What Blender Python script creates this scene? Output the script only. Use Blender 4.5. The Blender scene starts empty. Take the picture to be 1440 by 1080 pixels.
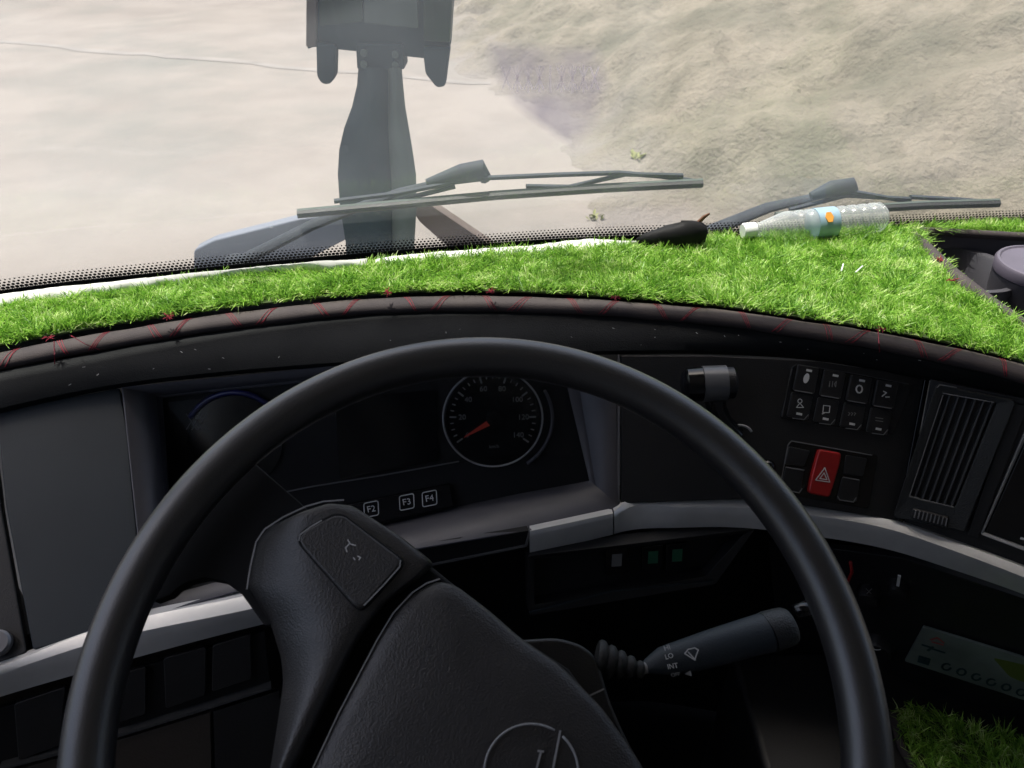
import bpy, bmesh, math, random
import numpy as np
from mathutils import Vector, Matrix
random.seed(4); rng = np.random.default_rng(4)
S = bpy.context.scene
C = S.collection
R = math.radians

# ------------------------------------------------------------------ camera, sky, sun, exposure
EYE = np.array([0.0, 0.0, 2.35])          # eye height above the yard
PITCH = R(35); FPX = 1040.0               # 26 mm on 36 mm, for a 1440 px wide frame
cam = bpy.data.objects.new('camera', bpy.data.cameras.new('camera')); C.objects.link(cam)
cam.location = EYE; cam.rotation_euler = (R(90) - PITCH, 0, 0)
cam.data.lens = 26; cam.data.sensor_width = 36; cam.data.clip_start = .02; cam.data.clip_end = 600
cam.data.dof.use_dof = True; cam.data.dof.focus_distance = .8; cam.data.dof.aperture_fstop = 14
S.camera = cam
SUN_EL, SUN_AZ = 73, -42                  # degrees; azimuth from straight ahead, negative = to the left
w = bpy.data.worlds.new('World'); S.world = w; w.use_nodes = True
nt = w.node_tree; bg = nt.nodes['Background']; sky = nt.nodes.new('ShaderNodeTexSky')
sky.sky_type = 'NISHITA'; sky.sun_disc = False; sky.sun_elevation = R(SUN_EL); sky.sun_rotation = R(SUN_AZ)
sky.air_density = 1.0; sky.dust_density = 6
nt.links.new(sky.outputs[0], bg.inputs[0]); bg.inputs[1].default_value = .15
sl = bpy.data.lights.new('sun', 'SUN'); sl.energy = 4.6; sl.angle = R(.53); sl.color = (1, .95, .88)
sun = bpy.data.objects.new('sun', sl); C.objects.link(sun)
sd = Vector((math.sin(R(SUN_AZ)) * math.cos(R(SUN_EL)), math.cos(R(SUN_AZ)) * math.cos(R(SUN_EL)), math.sin(R(SUN_EL))))
sun.rotation_euler = sd.to_track_quat('Z', 'Y').to_euler(); sun.location = (0, 3, 8)
S.view_settings.view_transform = 'Standard'; S.view_settings.look = 'None'
S.view_settings.gamma = 1; S.view_settings.use_curve_mapping = False
S.view_settings.exposure = .8
S.cycles.transparent_max_bounces = 24; S.cycles.max_bounces = 10; S.cycles.diffuse_bounces = 5
S.cycles.caustics_reflective = False; S.cycles.caustics_refractive = False
S.cycles.sample_clamp_indirect = 4

# ------------------------------------------------------------------ measuring helpers
sP, cP = math.sin(PITCH), math.cos(PITCH)
def ray(px, py):
    u = (px - 720) / FPX; v = (540 - py) / FPX
    return np.array([u, cP + v * sP, v * cP - sP])
def atz(px, py, z):                       # a point at height z below the eye
    d = ray(px, py); return EYE + d * (z / d[2])
def unit(a): a = np.asarray(a, float); return a / np.linalg.norm(a)
class Plane:
    def __init__(s, o, n, up=(0, 0, 1)):
        s.o = np.asarray(o, float); s.n = unit(n)
        s.a = unit(np.cross(up, s.n)); s.b = np.cross(s.n, s.a)
    def hit(s, px, py, off=0):
        d = ray(px, py); t = np.dot(s.o + s.n * off - EYE, s.n) / np.dot(d, s.n); return EYE + d * t
    def uv(s, p): q = np.asarray(p) - s.o; return np.array([q @ s.a, q @ s.b])
    def px(s, px, py, off=0): return s.uv(s.hit(px, py, off))
    def at(s, uv, off=0): return s.o + s.a * uv[0] + s.b * uv[1] + s.n * off
    def scale(s, px, py):                 # metres per picture pixel there
        return np.linalg.norm(s.hit(px + 1, py) - s.hit(px, py))
def plane3(p, q, r):                      # normal towards the eye
    n = np.cross(q - p, r - p)
    if np.dot(n, EYE - p) < 0: n = -n
    return Plane(p, n)

# ------------------------------------------------------------------ materials
def mat(name, col, rough=.6, metal=0, bump=0, bscale=400, var=0, vscale=8, col2=None, spec=.5, coat=0, sheen=0):
    m = bpy.data.materials.new(name); m.use_nodes = True; n = m.node_tree.nodes; L = m.node_tree.links
    b = n['Principled BSDF']; b.inputs['Roughness'].default_value = rough; b.inputs['Metallic'].default_value = metal
    b.inputs['Base Color'].default_value = (*col, 1); b.inputs['Specular IOR Level'].default_value = spec
    b.inputs['Coat Weight'].default_value = coat; b.inputs['Sheen Weight'].default_value = sheen
    tc = n.new('ShaderNodeTexCoord')
    if var:
        t = n.new('ShaderNodeTexNoise'); t.inputs['Scale'].default_value = vscale; t.inputs['Detail'].default_value = 6
        L.new(tc.outputs['Object'], t.inputs['Vector'])
        mx = n.new('ShaderNodeMix'); mx.data_type = 'RGBA'
        c2 = col2 or tuple(c * (1 - var) for c in col)
        mx.inputs[6].default_value = (*col, 1); mx.inputs[7].default_value = (*c2, 1)
        rp = n.new('ShaderNodeMapRange'); rp.inputs[1].default_value = .35; rp.inputs[2].default_value = .68
        L.new(t.outputs['Fac'], rp.inputs[0]); L.new(rp.outputs[0], mx.inputs[0]); L.new(mx.outputs[2], b.inputs['Base Color'])
        mr = n.new('ShaderNodeMapRange'); mr.inputs[3].default_value = max(.05, rough - .08); mr.inputs[4].default_value = min(1, rough + .1)
        L.new(t.outputs['Fac'], mr.inputs[0]); L.new(mr.outputs[0], b.inputs['Roughness'])
    if bump:
        t = n.new('ShaderNodeTexVoronoi'); t.inputs['Scale'].default_value = bscale
        t2 = n.new('ShaderNodeTexNoise'); t2.inputs['Scale'].default_value = bscale * .5
        L.new(tc.outputs['Object'], t.inputs['Vector']); L.new(tc.outputs['Object'], t2.inputs['Vector'])
        ad = n.new('ShaderNodeMath'); L.new(t.outputs[0], ad.inputs[0]); L.new(t2.outputs['Fac'], ad.inputs[1])
        bp = n.new('ShaderNodeBump'); bp.inputs['Strength'].default_value = bump; bp.inputs['Distance'].default_value = .0006
        L.new(ad.outputs[0], bp.inputs['Height']); L.new(bp.outputs[0], b.inputs['Normal'])
    return m
M = {}
M['dash'] = mat('soft_dash_plastic', (.013, .0145, .0155), .5, bump=.5, bscale=700, var=.3, vscale=14)
M['dash2'] = mat('hard_black_plastic', (.0105, .0105, .012), .42, bump=.25, bscale=900, var=.3, vscale=20)
M['black'] = mat('deep_black_plastic', (.008, .008, .009), .7, spec=.25)
M['duct'] = mat('vent_duct', (.003, .003, .003), .8, spec=.1)
M['slat'] = mat('vent_slat_plastic', (.04, .042, .045), .45)
M['glint'] = mat('worn_cap_edge', (.15, .15, .155), .45)  # highlight colour painted along switch, cap and vent edges
M['brow'] = mat('matt_padded_vinyl', (.010, .011, .012), .75, bump=.4, bscale=700, var=.3, vscale=14, spec=.18)
M['gloss'] = mat('gloss_black', (.004, .004, .005), .16)
M['slate'] = mat('slate_grey_plastic', (.012, .018, .024), .55, bump=.2, bscale=800, var=.15, vscale=9)
M['grey'] = mat('grey_recess_plastic', (.060, .060, .074), .5, bump=.2, bscale=800, var=.2, vscale=10)
M['silver'] = mat('silver_trim_paint', (.70, .70, .70), .36, .45, var=.12, vscale=30)
M['bezel'] = mat('dark_silver_edge', (.16, .16, .17), .35, .5)
M['wheel'] = mat('steering_leather', (.016, .015, .0165), .40, bump=.16, bscale=800, var=.3, vscale=26, spec=.9, coat=.45)
M['wheel'].node_tree.nodes['Principled BSDF'].inputs['Coat Roughness'].default_value = .34
M['hub'] = mat('hub_soft_plastic', (.017, .0155, .0165), .47, bump=.4, bscale=850, var=.35, vscale=30, spec=.8)
M['wear'] = mat('worn_edge_plastic', (.30, .30, .305), .4)  # pale plastic parts, and seam highlights painted as strokes
M['mark'] = mat('printed_mark', (.55, .55, .55), .5)
M['dimmark'] = mat('dim_print', (.16, .16, .16), .5)
M['red'] = mat('red_switch_plastic', (.30, .010, .010), .35, var=.2, vscale=60)
M['needle'] = mat('needle_orange', (.55, .05, .03), .4)
M['green'] = mat('green_icon', (.01, .10, .05), .5)
M['blue'] = mat('blue_tint', (.012, .014, .09), .3)
M['leather'] = mat('mat_edge_leather', (.050, .038, .036), .8, bump=.25, bscale=600, var=.35, vscale=18, col2=(.032, .025, .027))
M['thread'] = mat('red_thread', (.26, .012, .03), .7)
M['backing'] = mat('mat_backing', (.05, .08, .02), .9)
M['paper'] = mat('white_paper', (.78, .77, .74), .8, var=.18, vscale=25)
M['rubber'] = mat('black_rubber', (.012, .012, .012), .6, bump=.3)
M['wiper'] = mat('wiper_paint', (.010, .016, .026), .8, var=.3, vscale=20)
M['white'] = mat('white_cap', (.8, .8, .8), .4)
M['label'] = mat('blue_label', (.32, .46, .56), .4, var=.3, vscale=40)
M['orange'] = mat('orange_print', (.75, .33, .05), .5)
M['holder'] = mat('faded_blue_grey', (.005, .022, .030), .85, var=.3, vscale=10)
M['holder2'] = mat('greenish_grey', (.075, .098, .088), .8, var=.3, vscale=12)
M['hgreen'] = mat('dark_green_panel', (.006, .026, .010), .4, var=.5, vscale=18)
M['brown'] = mat('dusty_brown', (.13, .10, .085), .8, var=.3, vscale=12)
M['cabtrim'] = mat('cab_lining', (.36, .355, .35), .8, bump=.3, bscale=300, var=.15)
M['paint'] = mat('truck_paint', (.45, .46, .47), .3, coat=.4)
M['tray'] = mat('tray_plastic', (.060, .058, .068), .42, bump=.15, bscale=700, var=.2, vscale=14)
M['lid'] = mat('lid_plastic', (.115, .10, .13), .5, var=.25, vscale=12)
M['twig'] = mat('twig_bark', (.12, .05, .025), .8)
M['weed'] = mat('weed_leaf', (.26, .27, .11), .7)
M['card'] = mat('dirty_label_card', (.17, .21, .19), .45, var=.45, vscale=14)
M['cardred'] = mat('label_red', (.30, .06, .06), .5)
M['carddark'] = mat('label_dark', (.015, .04, .045), .5)
M['cardgreen'] = mat('label_yellow_green', (.10, .14, .025), .5)

def grass_mat():
    m = bpy.data.materials.new('turf_blades'); m.use_nodes = True; n = m.node_tree.nodes; L = m.node_tree.links
    b = n['Principled BSDF']; g = n.new('ShaderNodeNewGeometry'); r = n.new('ShaderNodeValToRGB')
    e = r.color_ramp.elements; e[0].position = 0; e[0].color = (.11, .26, .03, 1); e[1].position = 1; e[1].color = (.66, .78, .34, 1)
    for p, c in ((.3, (.22, .44, .055)), (.65, (.33, .58, .08)), (.9, (.46, .68, .15))):
        k = r.color_ramp.elements.new(p); k.color = (*c, 1)
    tc = n.new('ShaderNodeTexCoord'); ns = n.new('ShaderNodeTexNoise'); ns.inputs['Scale'].default_value = 38; ns.inputs['Detail'].default_value = 3
    L.new(tc.outputs['Object'], ns.inputs['Vector']); a1 = n.new('ShaderNodeMath'); a1.operation = 'MULTIPLY_ADD'; a1.inputs[1].default_value = 2.0; a1.inputs[2].default_value = -1.0
    L.new(ns.outputs['Fac'], a1.inputs[0]); a2 = n.new('ShaderNodeMath'); L.new(a1.outputs[0], a2.inputs[0]); L.new(g.outputs['Random Per Island'], a2.inputs[1]); a2.use_clamp = True
    L.new(a2.outputs[0], r.inputs[0]); L.new(r.outputs[0], b.inputs['Base Color'])
    b.inputs['Roughness'].default_value = .42; b.inputs['Specular IOR Level'].default_value = .4
    tr = n.new('ShaderNodeBsdfTranslucent'); L.new(r.outputs[0], tr.inputs[0])
    mx = n.new('ShaderNodeMixShader'); mx.inputs[0].default_value = .35
    L.new(b.outputs[0], mx.inputs[1]); L.new(tr.outputs[0], mx.inputs[2]); L.new(mx.outputs[0], n['Material Output'].inputs[0])
    return m
M['turf'] = grass_mat()

def two_sided_fresnel(n, L, ior):                       # same reflectance from either side of a pane
    f = n.new('ShaderNodeFresnel'); g = n.new('ShaderNodeNewGeometry'); k = n.new('ShaderNodeMapRange')
    k.inputs[3].default_value = ior; k.inputs[4].default_value = 1 / ior
    L.new(g.outputs['Backfacing'], k.inputs[0]); L.new(k.outputs[0], f.inputs[0]); return f
def glass_mat():
    m = bpy.data.materials.new('dusty_glass'); m.use_nodes = True; n = m.node_tree.nodes; L = m.node_tree.links
    n.remove(n['Principled BSDF']); out = n['Material Output']
    tp = n.new('ShaderNodeBsdfTransparent'); tp.inputs[0].default_value = (.97, .985, .98, 1)
    gl = n.new('ShaderNodeBsdfGlossy'); gl.inputs['Roughness'].default_value = .02
    lw = two_sided_fresnel(n, L, 1.33)
    m1 = n.new('ShaderNodeMixShader'); L.new(lw.outputs[0], m1.inputs[0]); L.new(tp.outputs[0], m1.inputs[1]); L.new(gl.outputs[0], m1.inputs[2])
    df = n.new('ShaderNodeBsdfDiffuse'); df.inputs[0].default_value = (.70, .75, .80, 1)
    tl = n.new('ShaderNodeBsdfTranslucent'); tl.inputs[0].default_value = (.68, .74, .80, 1)
    m2 = n.new('ShaderNodeMixShader'); m2.inputs[0].default_value = .6; L.new(df.outputs[0], m2.inputs[1]); L.new(tl.outputs[0], m2.inputs[2])
    tc = n.new('ShaderNodeTexCoord'); ns = n.new('ShaderNodeTexNoise'); ns.inputs['Scale'].default_value = 5; ns.inputs['Detail'].default_value = 7
    L.new(tc.outputs['Object'], ns.inputs['Vector'])
    mr = n.new('ShaderNodeMapRange'); mr.inputs[1].default_value = .3; mr.inputs[2].default_value = .7; mr.inputs[3].default_value = .6; mr.inputs[4].default_value = 1.3
    L.new(ns.outputs['Fac'], mr.inputs[0])
    # dust, denser left of an upright edge to paint in a bright reflection
    sx = n.new('ShaderNodeSeparateXYZ'); L.new(tc.outputs['Object'], sx.inputs[0])
    ed = n.new('ShaderNodeMapRange'); ed.interpolation_type = 'SMOOTHSTEP'
    ed.inputs[1].default_value = .150; ed.inputs[2].default_value = .185; ed.inputs[3].default_value = .070; ed.inputs[4].default_value = .042
    L.new(sx.outputs[0], ed.inputs[0])
    mu = n.new('ShaderNodeMath'); mu.operation = 'MULTIPLY'; L.new(mr.outputs[0], mu.inputs[0]); L.new(ed.outputs[0], mu.inputs[1])
    m3 = n.new('ShaderNodeMixShader'); L.new(mu.outputs[0], m3.inputs[0]); L.new(m1.outputs[0], m3.inputs[1]); L.new(m2.outputs[0], m3.inputs[2])
    L.new(m3.outputs[0], out.inputs[0]); return m
M['glass'] = glass_mat()

def clear_mat(name, tint, haze=.12, gloss=1.4):
    m = bpy.data.materials.new(name); m.use_nodes = True; n = m.node_tree.nodes; L = m.node_tree.links
    n.remove(n['Principled BSDF']); tp = n.new('ShaderNodeBsdfTransparent'); tp.inputs[0].default_value = (*tint, 1)
    gl = n.new('ShaderNodeBsdfGlossy'); gl.inputs['Roughness'].default_value = .06
    f = two_sided_fresnel(n, L, gloss)
    a = n.new('ShaderNodeMixShader'); L.new(f.outputs[0], a.inputs[0]); L.new(tp.outputs[0], a.inputs[1]); L.new(gl.outputs[0], a.inputs[2])
    d = n.new('ShaderNodeBsdfDiffuse'); d.inputs[0].default_value = (.85, .88, .9, 1)
    b = n.new('ShaderNodeMixShader'); b.inputs[0].default_value = haze; L.new(a.outputs[0], b.inputs[1]); L.new(d.outputs[0], b.inputs[2])
    L.new(b.outputs[0], n['Material Output'].inputs[0]); return m
M['bottle'] = clear_mat('clear_plastic', (.93, .95, .96), .26, 1.5)
M['lens'] = clear_mat('instrument_lens', (.9, .9, .9), .002, 1.1)

def frit_mat():
    m = bpy.data.materials.new('dotted_glass_band'); m.use_nodes = True; n = m.node_tree.nodes; L = m.node_tree.links
    b = n['Principled BSDF']; b.inputs['Base Color'].default_value = (.012, .011, .013, 1); b.inputs['Roughness'].default_value = .4
    uv = n.new('ShaderNodeUVMap'); s = n.new('ShaderNodeSeparateXYZ'); L.new(uv.outputs[0], s.inputs[0])
    def mth(op, a, c):
        k = n.new('ShaderNodeMath'); k.operation = op
        for i, x in enumerate((a, c)):
            if x is None: continue
            if isinstance(x, (int, float)): k.inputs[i].default_value = x
            else: L.new(x, k.inputs[i])
        return k.outputs[0]
    P = .0050                                    # dot pitch in metres, rows staggered by half a pitch
    vr = mth('DIVIDE', s.outputs[1], P * .8); row = mth('FLOOR', vr, None)
    sh = mth('MULTIPLY', mth('MODULO', row, 2), .5)
    uu = mth('SUBTRACT', mth('FRACT', mth('ADD', mth('DIVIDE', s.outputs[0], P), sh), None), .5)
    vv = mth('SUBTRACT', mth('FRACT', vr, None), .5)
    d = mth('SQRT', mth('ADD', mth('MULTIPLY', uu, uu), mth('MULTIPLY', mth('MULTIPLY', vv, vv), .8)), None)
    rad = n.new('ShaderNodeMapRange'); rad.inputs[1].default_value = .004; rad.inputs[2].default_value = .021
    rad.inputs[3].default_value = .56; rad.inputs[4].default_value = .19; L.new(mth('MULTIPLY', row, P * .8), rad.inputs[0])
    on = mth('LESS_THAN', d, rad.outputs[0])
    tp = n.new('ShaderNodeBsdfTransparent'); mx = n.new('ShaderNodeMixShader')
    L.new(on, mx.inputs[0]); L.new(tp.outputs[0], mx.inputs[1]); L.new(b.outputs[0], mx.inputs[2])
    L.new(mx.outputs[0], n['Material Output'].inputs[0]); return m
M['frit'] = frit_mat()

# ------------------------------------------------------------------ object helpers
WL = {}                                                 # world position of every object's origin
def link(o, parent=None, org=(0, 0, 0)):
    C.objects.link(o); org = np.asarray(org, float); WL[o.name] = org
    if parent is not None: o.parent = parent; o.location = org - WL[parent.name]
    else: o.location = org
    return o
def thing(name, label, cat, loc, group=None):
    o = bpy.data.objects.new(name, None); o.empty_display_size = .02
    link(o, None, loc); return tag(o, label, cat, group)
def tag(o, label=None, cat=None, group=None, kind=None):
    if label: o['label'] = label
    if cat: o['category'] = cat
    if group: o['group'] = group
    if kind: o['kind'] = kind
    return o
def mesh(name, V, F, m, parent=None, smooth=False, bevel=0, seg=2, org=None, solid=0, ang=None, uv=None):
    V = np.asarray(V, float); org = V.mean(0) if org is None else np.asarray(org, float)
    me = bpy.data.meshes.new(name); me.from_pydata((V - org).tolist(), [], [tuple(int(i) for i in f) for f in F])
    me.validate(); me.materials.append(m if not isinstance(m, str) else M[m])
    if uv is not None:
        ul = me.uv_layers.new(name='UVMap')
        for lp in me.loops: ul.data[lp.index].uv = uv[lp.vertex_index]
    bm = bmesh.new(); bm.from_mesh(me); bmesh.ops.recalc_face_normals(bm, faces=bm.faces); bm.to_mesh(me); bm.free()
    if smooth:
        for p in me.polygons: p.use_smooth = True
        if ang: me.set_sharp_from_angle(angle=R(ang))
    o = bpy.data.objects.new(name, me); link(o, parent, org)
    if solid: s = o.modifiers.new('solid', 'SOLIDIFY'); s.thickness = solid; s.offset = 0
    if bevel:
        b = o.modifiers.new('bevel', 'BEVEL'); b.width = bevel; b.segments = seg; b.limit_method = 'ANGLE'; b.angle_limit = R(35)
        for p in me.polygons: p.use_smooth = True
        b.harden_normals = True
    return o
def rounded(P, r, k=4):                                 # round the corners of a 2-D polygon
    P = [np.asarray(p, float) for p in P]; out = []; n = len(P)
    for i in range(n):
        a, b, c = P[i - 1], P[i], P[(i + 1) % n]
        d1 = a - b; d2 = c - b; rr = min(r, .45 * np.linalg.norm(d1), .45 * np.linalg.norm(d2))
        p1 = b + unit(d1) * rr; p2 = b + unit(d2) * rr
        for j in range(k + 1):
            t = j / k; out.append((1 - t) ** 2 * p1 + 2 * t * (1 - t) * b + t * t * p2)
    return out
def prism(bot, top):
    n = len(bot); V = list(bot) + list(top)
    F = [tuple(range(n))[::-1], tuple(range(n, 2 * n))] + [(i, (i + 1) % n, n + (i + 1) % n, n + i) for i in range(n)]
    return V, F
def slab(name, pl, pix, th, off, m, parent=None, r=0, bevel=.0008, **k):   # a plate on a plane, its face corners measured
    P = [pl.px(x, y, off) for x, y in pix]
    if r: P = rounded(P, r)
    V, F = prism([pl.at(p, off - th) for p in P], [pl.at(p, off) for p in P])
    return mesh(name, V, F, m, parent, bevel=bevel, **k)
def join(parts):                                        # [(V,F),...] -> (V,F)
    V = []; F = []
    for v, f in parts:
        b = len(V); V += [np.asarray(x, float) for x in v]; F += [tuple(i + b for i in q) for q in f]
    return V, F
def tube_vf(path, r, n=8, closed=False, squash=None):
    P = [np.asarray(p, float) for p in path]; N = len(P); V = []; F = []
    rs = r if hasattr(r, '__len__') else [r] * N; ref = None
    for i, p in enumerate(P):
        if closed: t = unit(P[(i + 1) % N] - P[i - 1])
        else: t = unit(P[min(i + 1, N - 1)] - P[max(i - 1, 0)])
        if ref is None: ref = np.array([0, 0, 1.]) if abs(t[2]) < .9 else np.array([1., 0, 0])
        a = ref - t * (ref @ t); a = unit(a); b = np.cross(t, a); ref = a
        for k in range(n):
            th = 2 * math.pi * k / n; q = (squash or 1)
            V.append(p + rs[i] * (math.cos(th) * a * q + math.sin(th) * b))
    M_ = N if closed else N - 1
    for i in range(M_):
        for k in range(n):
            F.append((i * n + k, i * n + (k + 1) % n, ((i + 1) % N) * n + (k + 1) % n, ((i + 1) % N) * n + k))
    if not closed: F.append(tuple(range(n))[::-1]); F.append(tuple(range((N - 1) * n, N * n)))
    return V, F
def tube(name, path, r, m, parent=None, n=8, closed=False, squash=None, ang=50):
    V, F = tube_vf(path, r, n, closed, squash); return mesh(name, V, F, m, parent, smooth=True, ang=ang)
def box_vf(lo, hi):
    (a, b, c), (d, e, f) = lo, hi
    V = [(x, y, z) for z in (c, f) for x, y in ((a, b), (d, b), (d, e), (a, e))]
    return V, [(3, 2, 1, 0), (4, 5, 6, 7), (0, 1, 5, 4), (1, 2, 6, 5), (2, 3, 7, 6), (3, 0, 4, 7)]
def loft_vf(curves, closed=False):
    n = len(curves[0]); V = [p for c in curves for p in c]; F = []
    for i in range(len(curves) - 1):
        for j in range(n - 1): F.append((i * n + j, i * n + j + 1, (i + 1) * n + j + 1, (i + 1) * n + j))
    return V, F
def lathe_vf(base, axis, prof, n=24):                   # prof: (distance along axis, radius)
    ax = unit(axis); a = unit(np.cross(ax, (0, 0, 1) if abs(ax[2]) < .9 else (1, 0, 0))); b = np.cross(ax, a); V = []; F = []
    for h, r in prof:
        for k in range(n):
            t = 2 * math.pi * k / n; V.append(np.asarray(base) + ax * h + r * (math.cos(t) * a + math.sin(t) * b))
    for i in range(len(prof) - 1):
        for k in range(n): F.append((i * n + k, i * n + (k + 1) % n, (i + 1) * n + (k + 1) % n, (i + 1) * n + k))
    F.append(tuple(range(n))[::-1]); F.append(tuple(range((len(prof) - 1) * n, len(prof) * n)))
    return V, F
def lathe(name, base, axis, prof, m, parent=None, n=24, ang=40):
    V, F = lathe_vf(base, axis, prof, n); return mesh(name, V, F, m, parent, smooth=True, ang=ang)
def text(name, s, pl, px, py, h, off, m, parent, rot=0, wide=1.0):   # raised print: h = letter height in picture pixels
    cu = bpy.data.curves.new(name, 'FONT'); cu.body = s; cu.align_x = 'CENTER'; cu.align_y = 'CENTER'; cu.extrude = .02; cu.resolution_u = 3
    t = bpy.data.objects.new(name, cu); me = bpy.data.meshes.new_from_object(t); bpy.data.objects.remove(t)
    sc = pl.scale(px, py) * h / .70; c = pl.px(px, py, off); ca, sa = math.cos(R(rot)), math.sin(R(rot)); V = []
    for v in me.vertices:
        x, y = v.co.x * sc * wide, v.co.y * sc
        V.append(pl.at((c[0] + x * ca - y * sa, c[1] + x * sa + y * ca), off + v.co.z * .01))
    F = [tuple(p.vertices) for p in me.polygons]; bpy.data.meshes.remove(me)
    return mesh(name, V, F, m, parent)
def stroke(pl, pts, wpx, off, th=.0003):                # a raised printed line through picture points
    P = [pl.px(x, y, off) for x, y in pts]; h = pl.scale(*pts[0]) * wpx / 2; out = []
    for p, q in zip(P[:-1], P[1:]):
        d = unit(q - p); nn = np.array([-d[1], d[0]]) * h; e = d * h * .6
        Q = [p - nn - e, q - nn + e, q + nn + e, p + nn - e]
        out.append(prism([pl.at(x, off - th) for x in Q], [pl.at(x, off) for x in Q]))
    return out
def strokes(name, pl, lines, wpx, off, m, parent=None, th=.0003):
    ps = []
    for l in lines: ps += stroke(pl, l, wpx, off, th)
    V, F = join(ps); return mesh(name, V, F, m, parent)
def curve(tab, z, xs):                                  # picture curve (px:py table) lying at height z
    t = np.array(tab, float)
    ys = smooth_interp(xs, t[:, 0], t[:, 1]); return [atz(x, y, z) for x, y in zip(xs, ys)]
def smooth_interp(x, X, Y):                             # monotone-ish cubic
    x = np.asarray(x, float); m = np.gradient(Y, X); i = np.clip(np.searchsorted(X, x) - 1, 0, len(X) - 2)
    h = X[i + 1] - X[i]; t = (x - X[i]) / h; t = np.clip(t, -.5, 1.5)
    return ((2 * t**3 - 3 * t**2 + 1) * Y[i] + (t**3 - 2 * t**2 + t) * h * m[i] + (-2 * t**3 + 3 * t**2) * Y[i + 1] + (t**3 - t**2) * h * m[i + 1])
def fbm(x, y, sc, oct=5, seed=0):
    r = np.random.default_rng(seed); T = r.random((256, 256)); out = 0; a = 1; tot = 0
    for o in range(oct):
        X = x * sc * 2**o + 17.3 * o; Y = y * sc * 2**o + 9.1 * o; i = np.floor(X).astype(int); j = np.floor(Y).astype(int); fx = X - i; fy = Y - j
        fx = fx * fx * (3 - 2 * fx); fy = fy * fy * (3 - 2 * fy); i &= 255; j &= 255; i1 = (i + 1) & 255; j1 = (j + 1) & 255
        out = out + a * ((T[i, j] * (1 - fx) + T[i1, j] * fx) * (1 - fy) + (T[i, j1] * (1 - fx) + T[i1, j1] * fx) * fy); tot += a; a *= .5
    return out / tot

# ------------------------------------------------------------------ the yard outside
def ground_mat(name, c1, c2, c3, sc, bump, spots):
    m = bpy.data.materials.new(name); m.use_nodes = True; n = m.node_tree.nodes; L = m.node_tree.links
    b = n['Principled BSDF']; b.inputs['Roughness'].default_value = .95; b.inputs['Specular IOR Level'].default_value = .1
    tc = n.new('ShaderNodeTexCoord'); co = tc.outputs['Object']
    def noise(s, d=6, r=.55):
        t = n.new('ShaderNodeTexNoise'); t.inputs['Scale'].default_value = s; t.inputs['Detail'].default_value = d; t.inputs['Roughness'].default_value = r
        L.new(co, t.inputs['Vector']); return t.outputs['Fac']
    def ramp(f, lo, hi):
        k = n.new('ShaderNodeMapRange'); k.inputs[1].default_value = lo; k.inputs[2].default_value = hi; L.new(f, k.inputs[0]); return k.outputs[0]
    def mix(f, a, c):
        k = n.new('ShaderNodeMix'); k.data_type = 'RGBA'; L.new(f, k.inputs[0])
        for i, x in ((6, a), (7, c)):
            if isinstance(x, tuple): k.inputs[i].default_value = (*x, 1)
            else: L.new(x, k.inputs[i])
        return k.outputs[2]
    a = mix(ramp(noise(sc), .4, .65), c1, c2); a = mix(ramp(noise(sc * .35, 8, .6), .48, .68), a, c3)
    if spots: a = mix(ramp(noise(sc * 9, 8, .7), .56, .75), a, tuple(x * .55 for x in c2))
    L.new(a, b.inputs['Base Color'])
    bp = n.new('ShaderNodeBump'); bp.inputs['Strength'].default_value = bump; bp.inputs['Distance'].default_value = .05
    L.new(noise(sc * 5, 10, .65), bp.inputs['Height']); L.new(bp.outputs[0], b.inputs['Normal']); return m
M['concrete'] = ground_mat('pale_concrete', (.216, .194, .175), (.188, .168, .152), (.155, .149, .136), .9, .35, False)
M['dirt'] = ground_mat('dusty_dirt', (.215, .190, .150), (.160, .144, .112), (.120, .114, .086), 2.0, 1.3, True)
g = np.linspace(-300, 300, 13); V = [(x, y, 0) for y in g for x in g]
F = [(j * 13 + i, j * 13 + i + 1, (j + 1) * 13 + i + 1, (j + 1) * 13 + i) for j in range(12) for i in range(12)]
tag(mesh('ground', V, F, 'concrete', org=(0, 0, 0)), kind='structure')
# rough dirt bank rising on the right, its foot running away to the left
nx, ny = 330, 330
X, Y = np.meshgrid(np.linspace(-7, 22, nx), np.linspace(2.2, 34, ny))
p0 = np.array([1.0, 5.35]); dv = unit(np.array([-1.8, 5.6])); nv = np.array([dv[1], -dv[0]])
D = (X - p0[0]) * nv[0] + (Y - p0[1]) * nv[1] + (fbm(X, Y, .45, 4, 3) - .5) * 2.6 + (fbm(X, Y, 2.5, 4, 5) - .5) * .5
Z = np.where(D > 0, .16 * np.minimum(D, 1) ** 1.3 + .33 * np.maximum(D - .6, 0), D * .3)
Z += np.clip(D, 0, 1) * ((fbm(X, Y, .8, 6, 8) - .5) * .42 + (fbm(X, Y, 4, 5, 9) - .5) * .24)
Z = np.clip(Z, -.3, 6)
V = np.stack([X.ravel(), Y.ravel(), Z.ravel()], 1)
I = np.arange((ny - 1) * (nx - 1)); J = I // (nx - 1); K = I % (nx - 1); Q = J * nx + K
F = np.stack([Q, Q + 1, Q + nx + 1, Q + nx], 1)
keep = (Z.ravel()[F].max(1) > -.05)
bank = tag(mesh('dirt_bank', V, F[keep], 'dirt', smooth=True, org=(0, 0, 0)), kind='structure')
at_ = bank.data.attributes.new('dirt_depth', 'FLOAT', 'POINT')     # thin wind-blown dirt over the concrete at the foot of the bank
at_.data.foreach_set('value', np.clip((D + (fbm(X, Y, 3.2, 5, 12) - .5) * 1.3) / 1.1, 0, 1).ravel().astype(np.float32))
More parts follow.
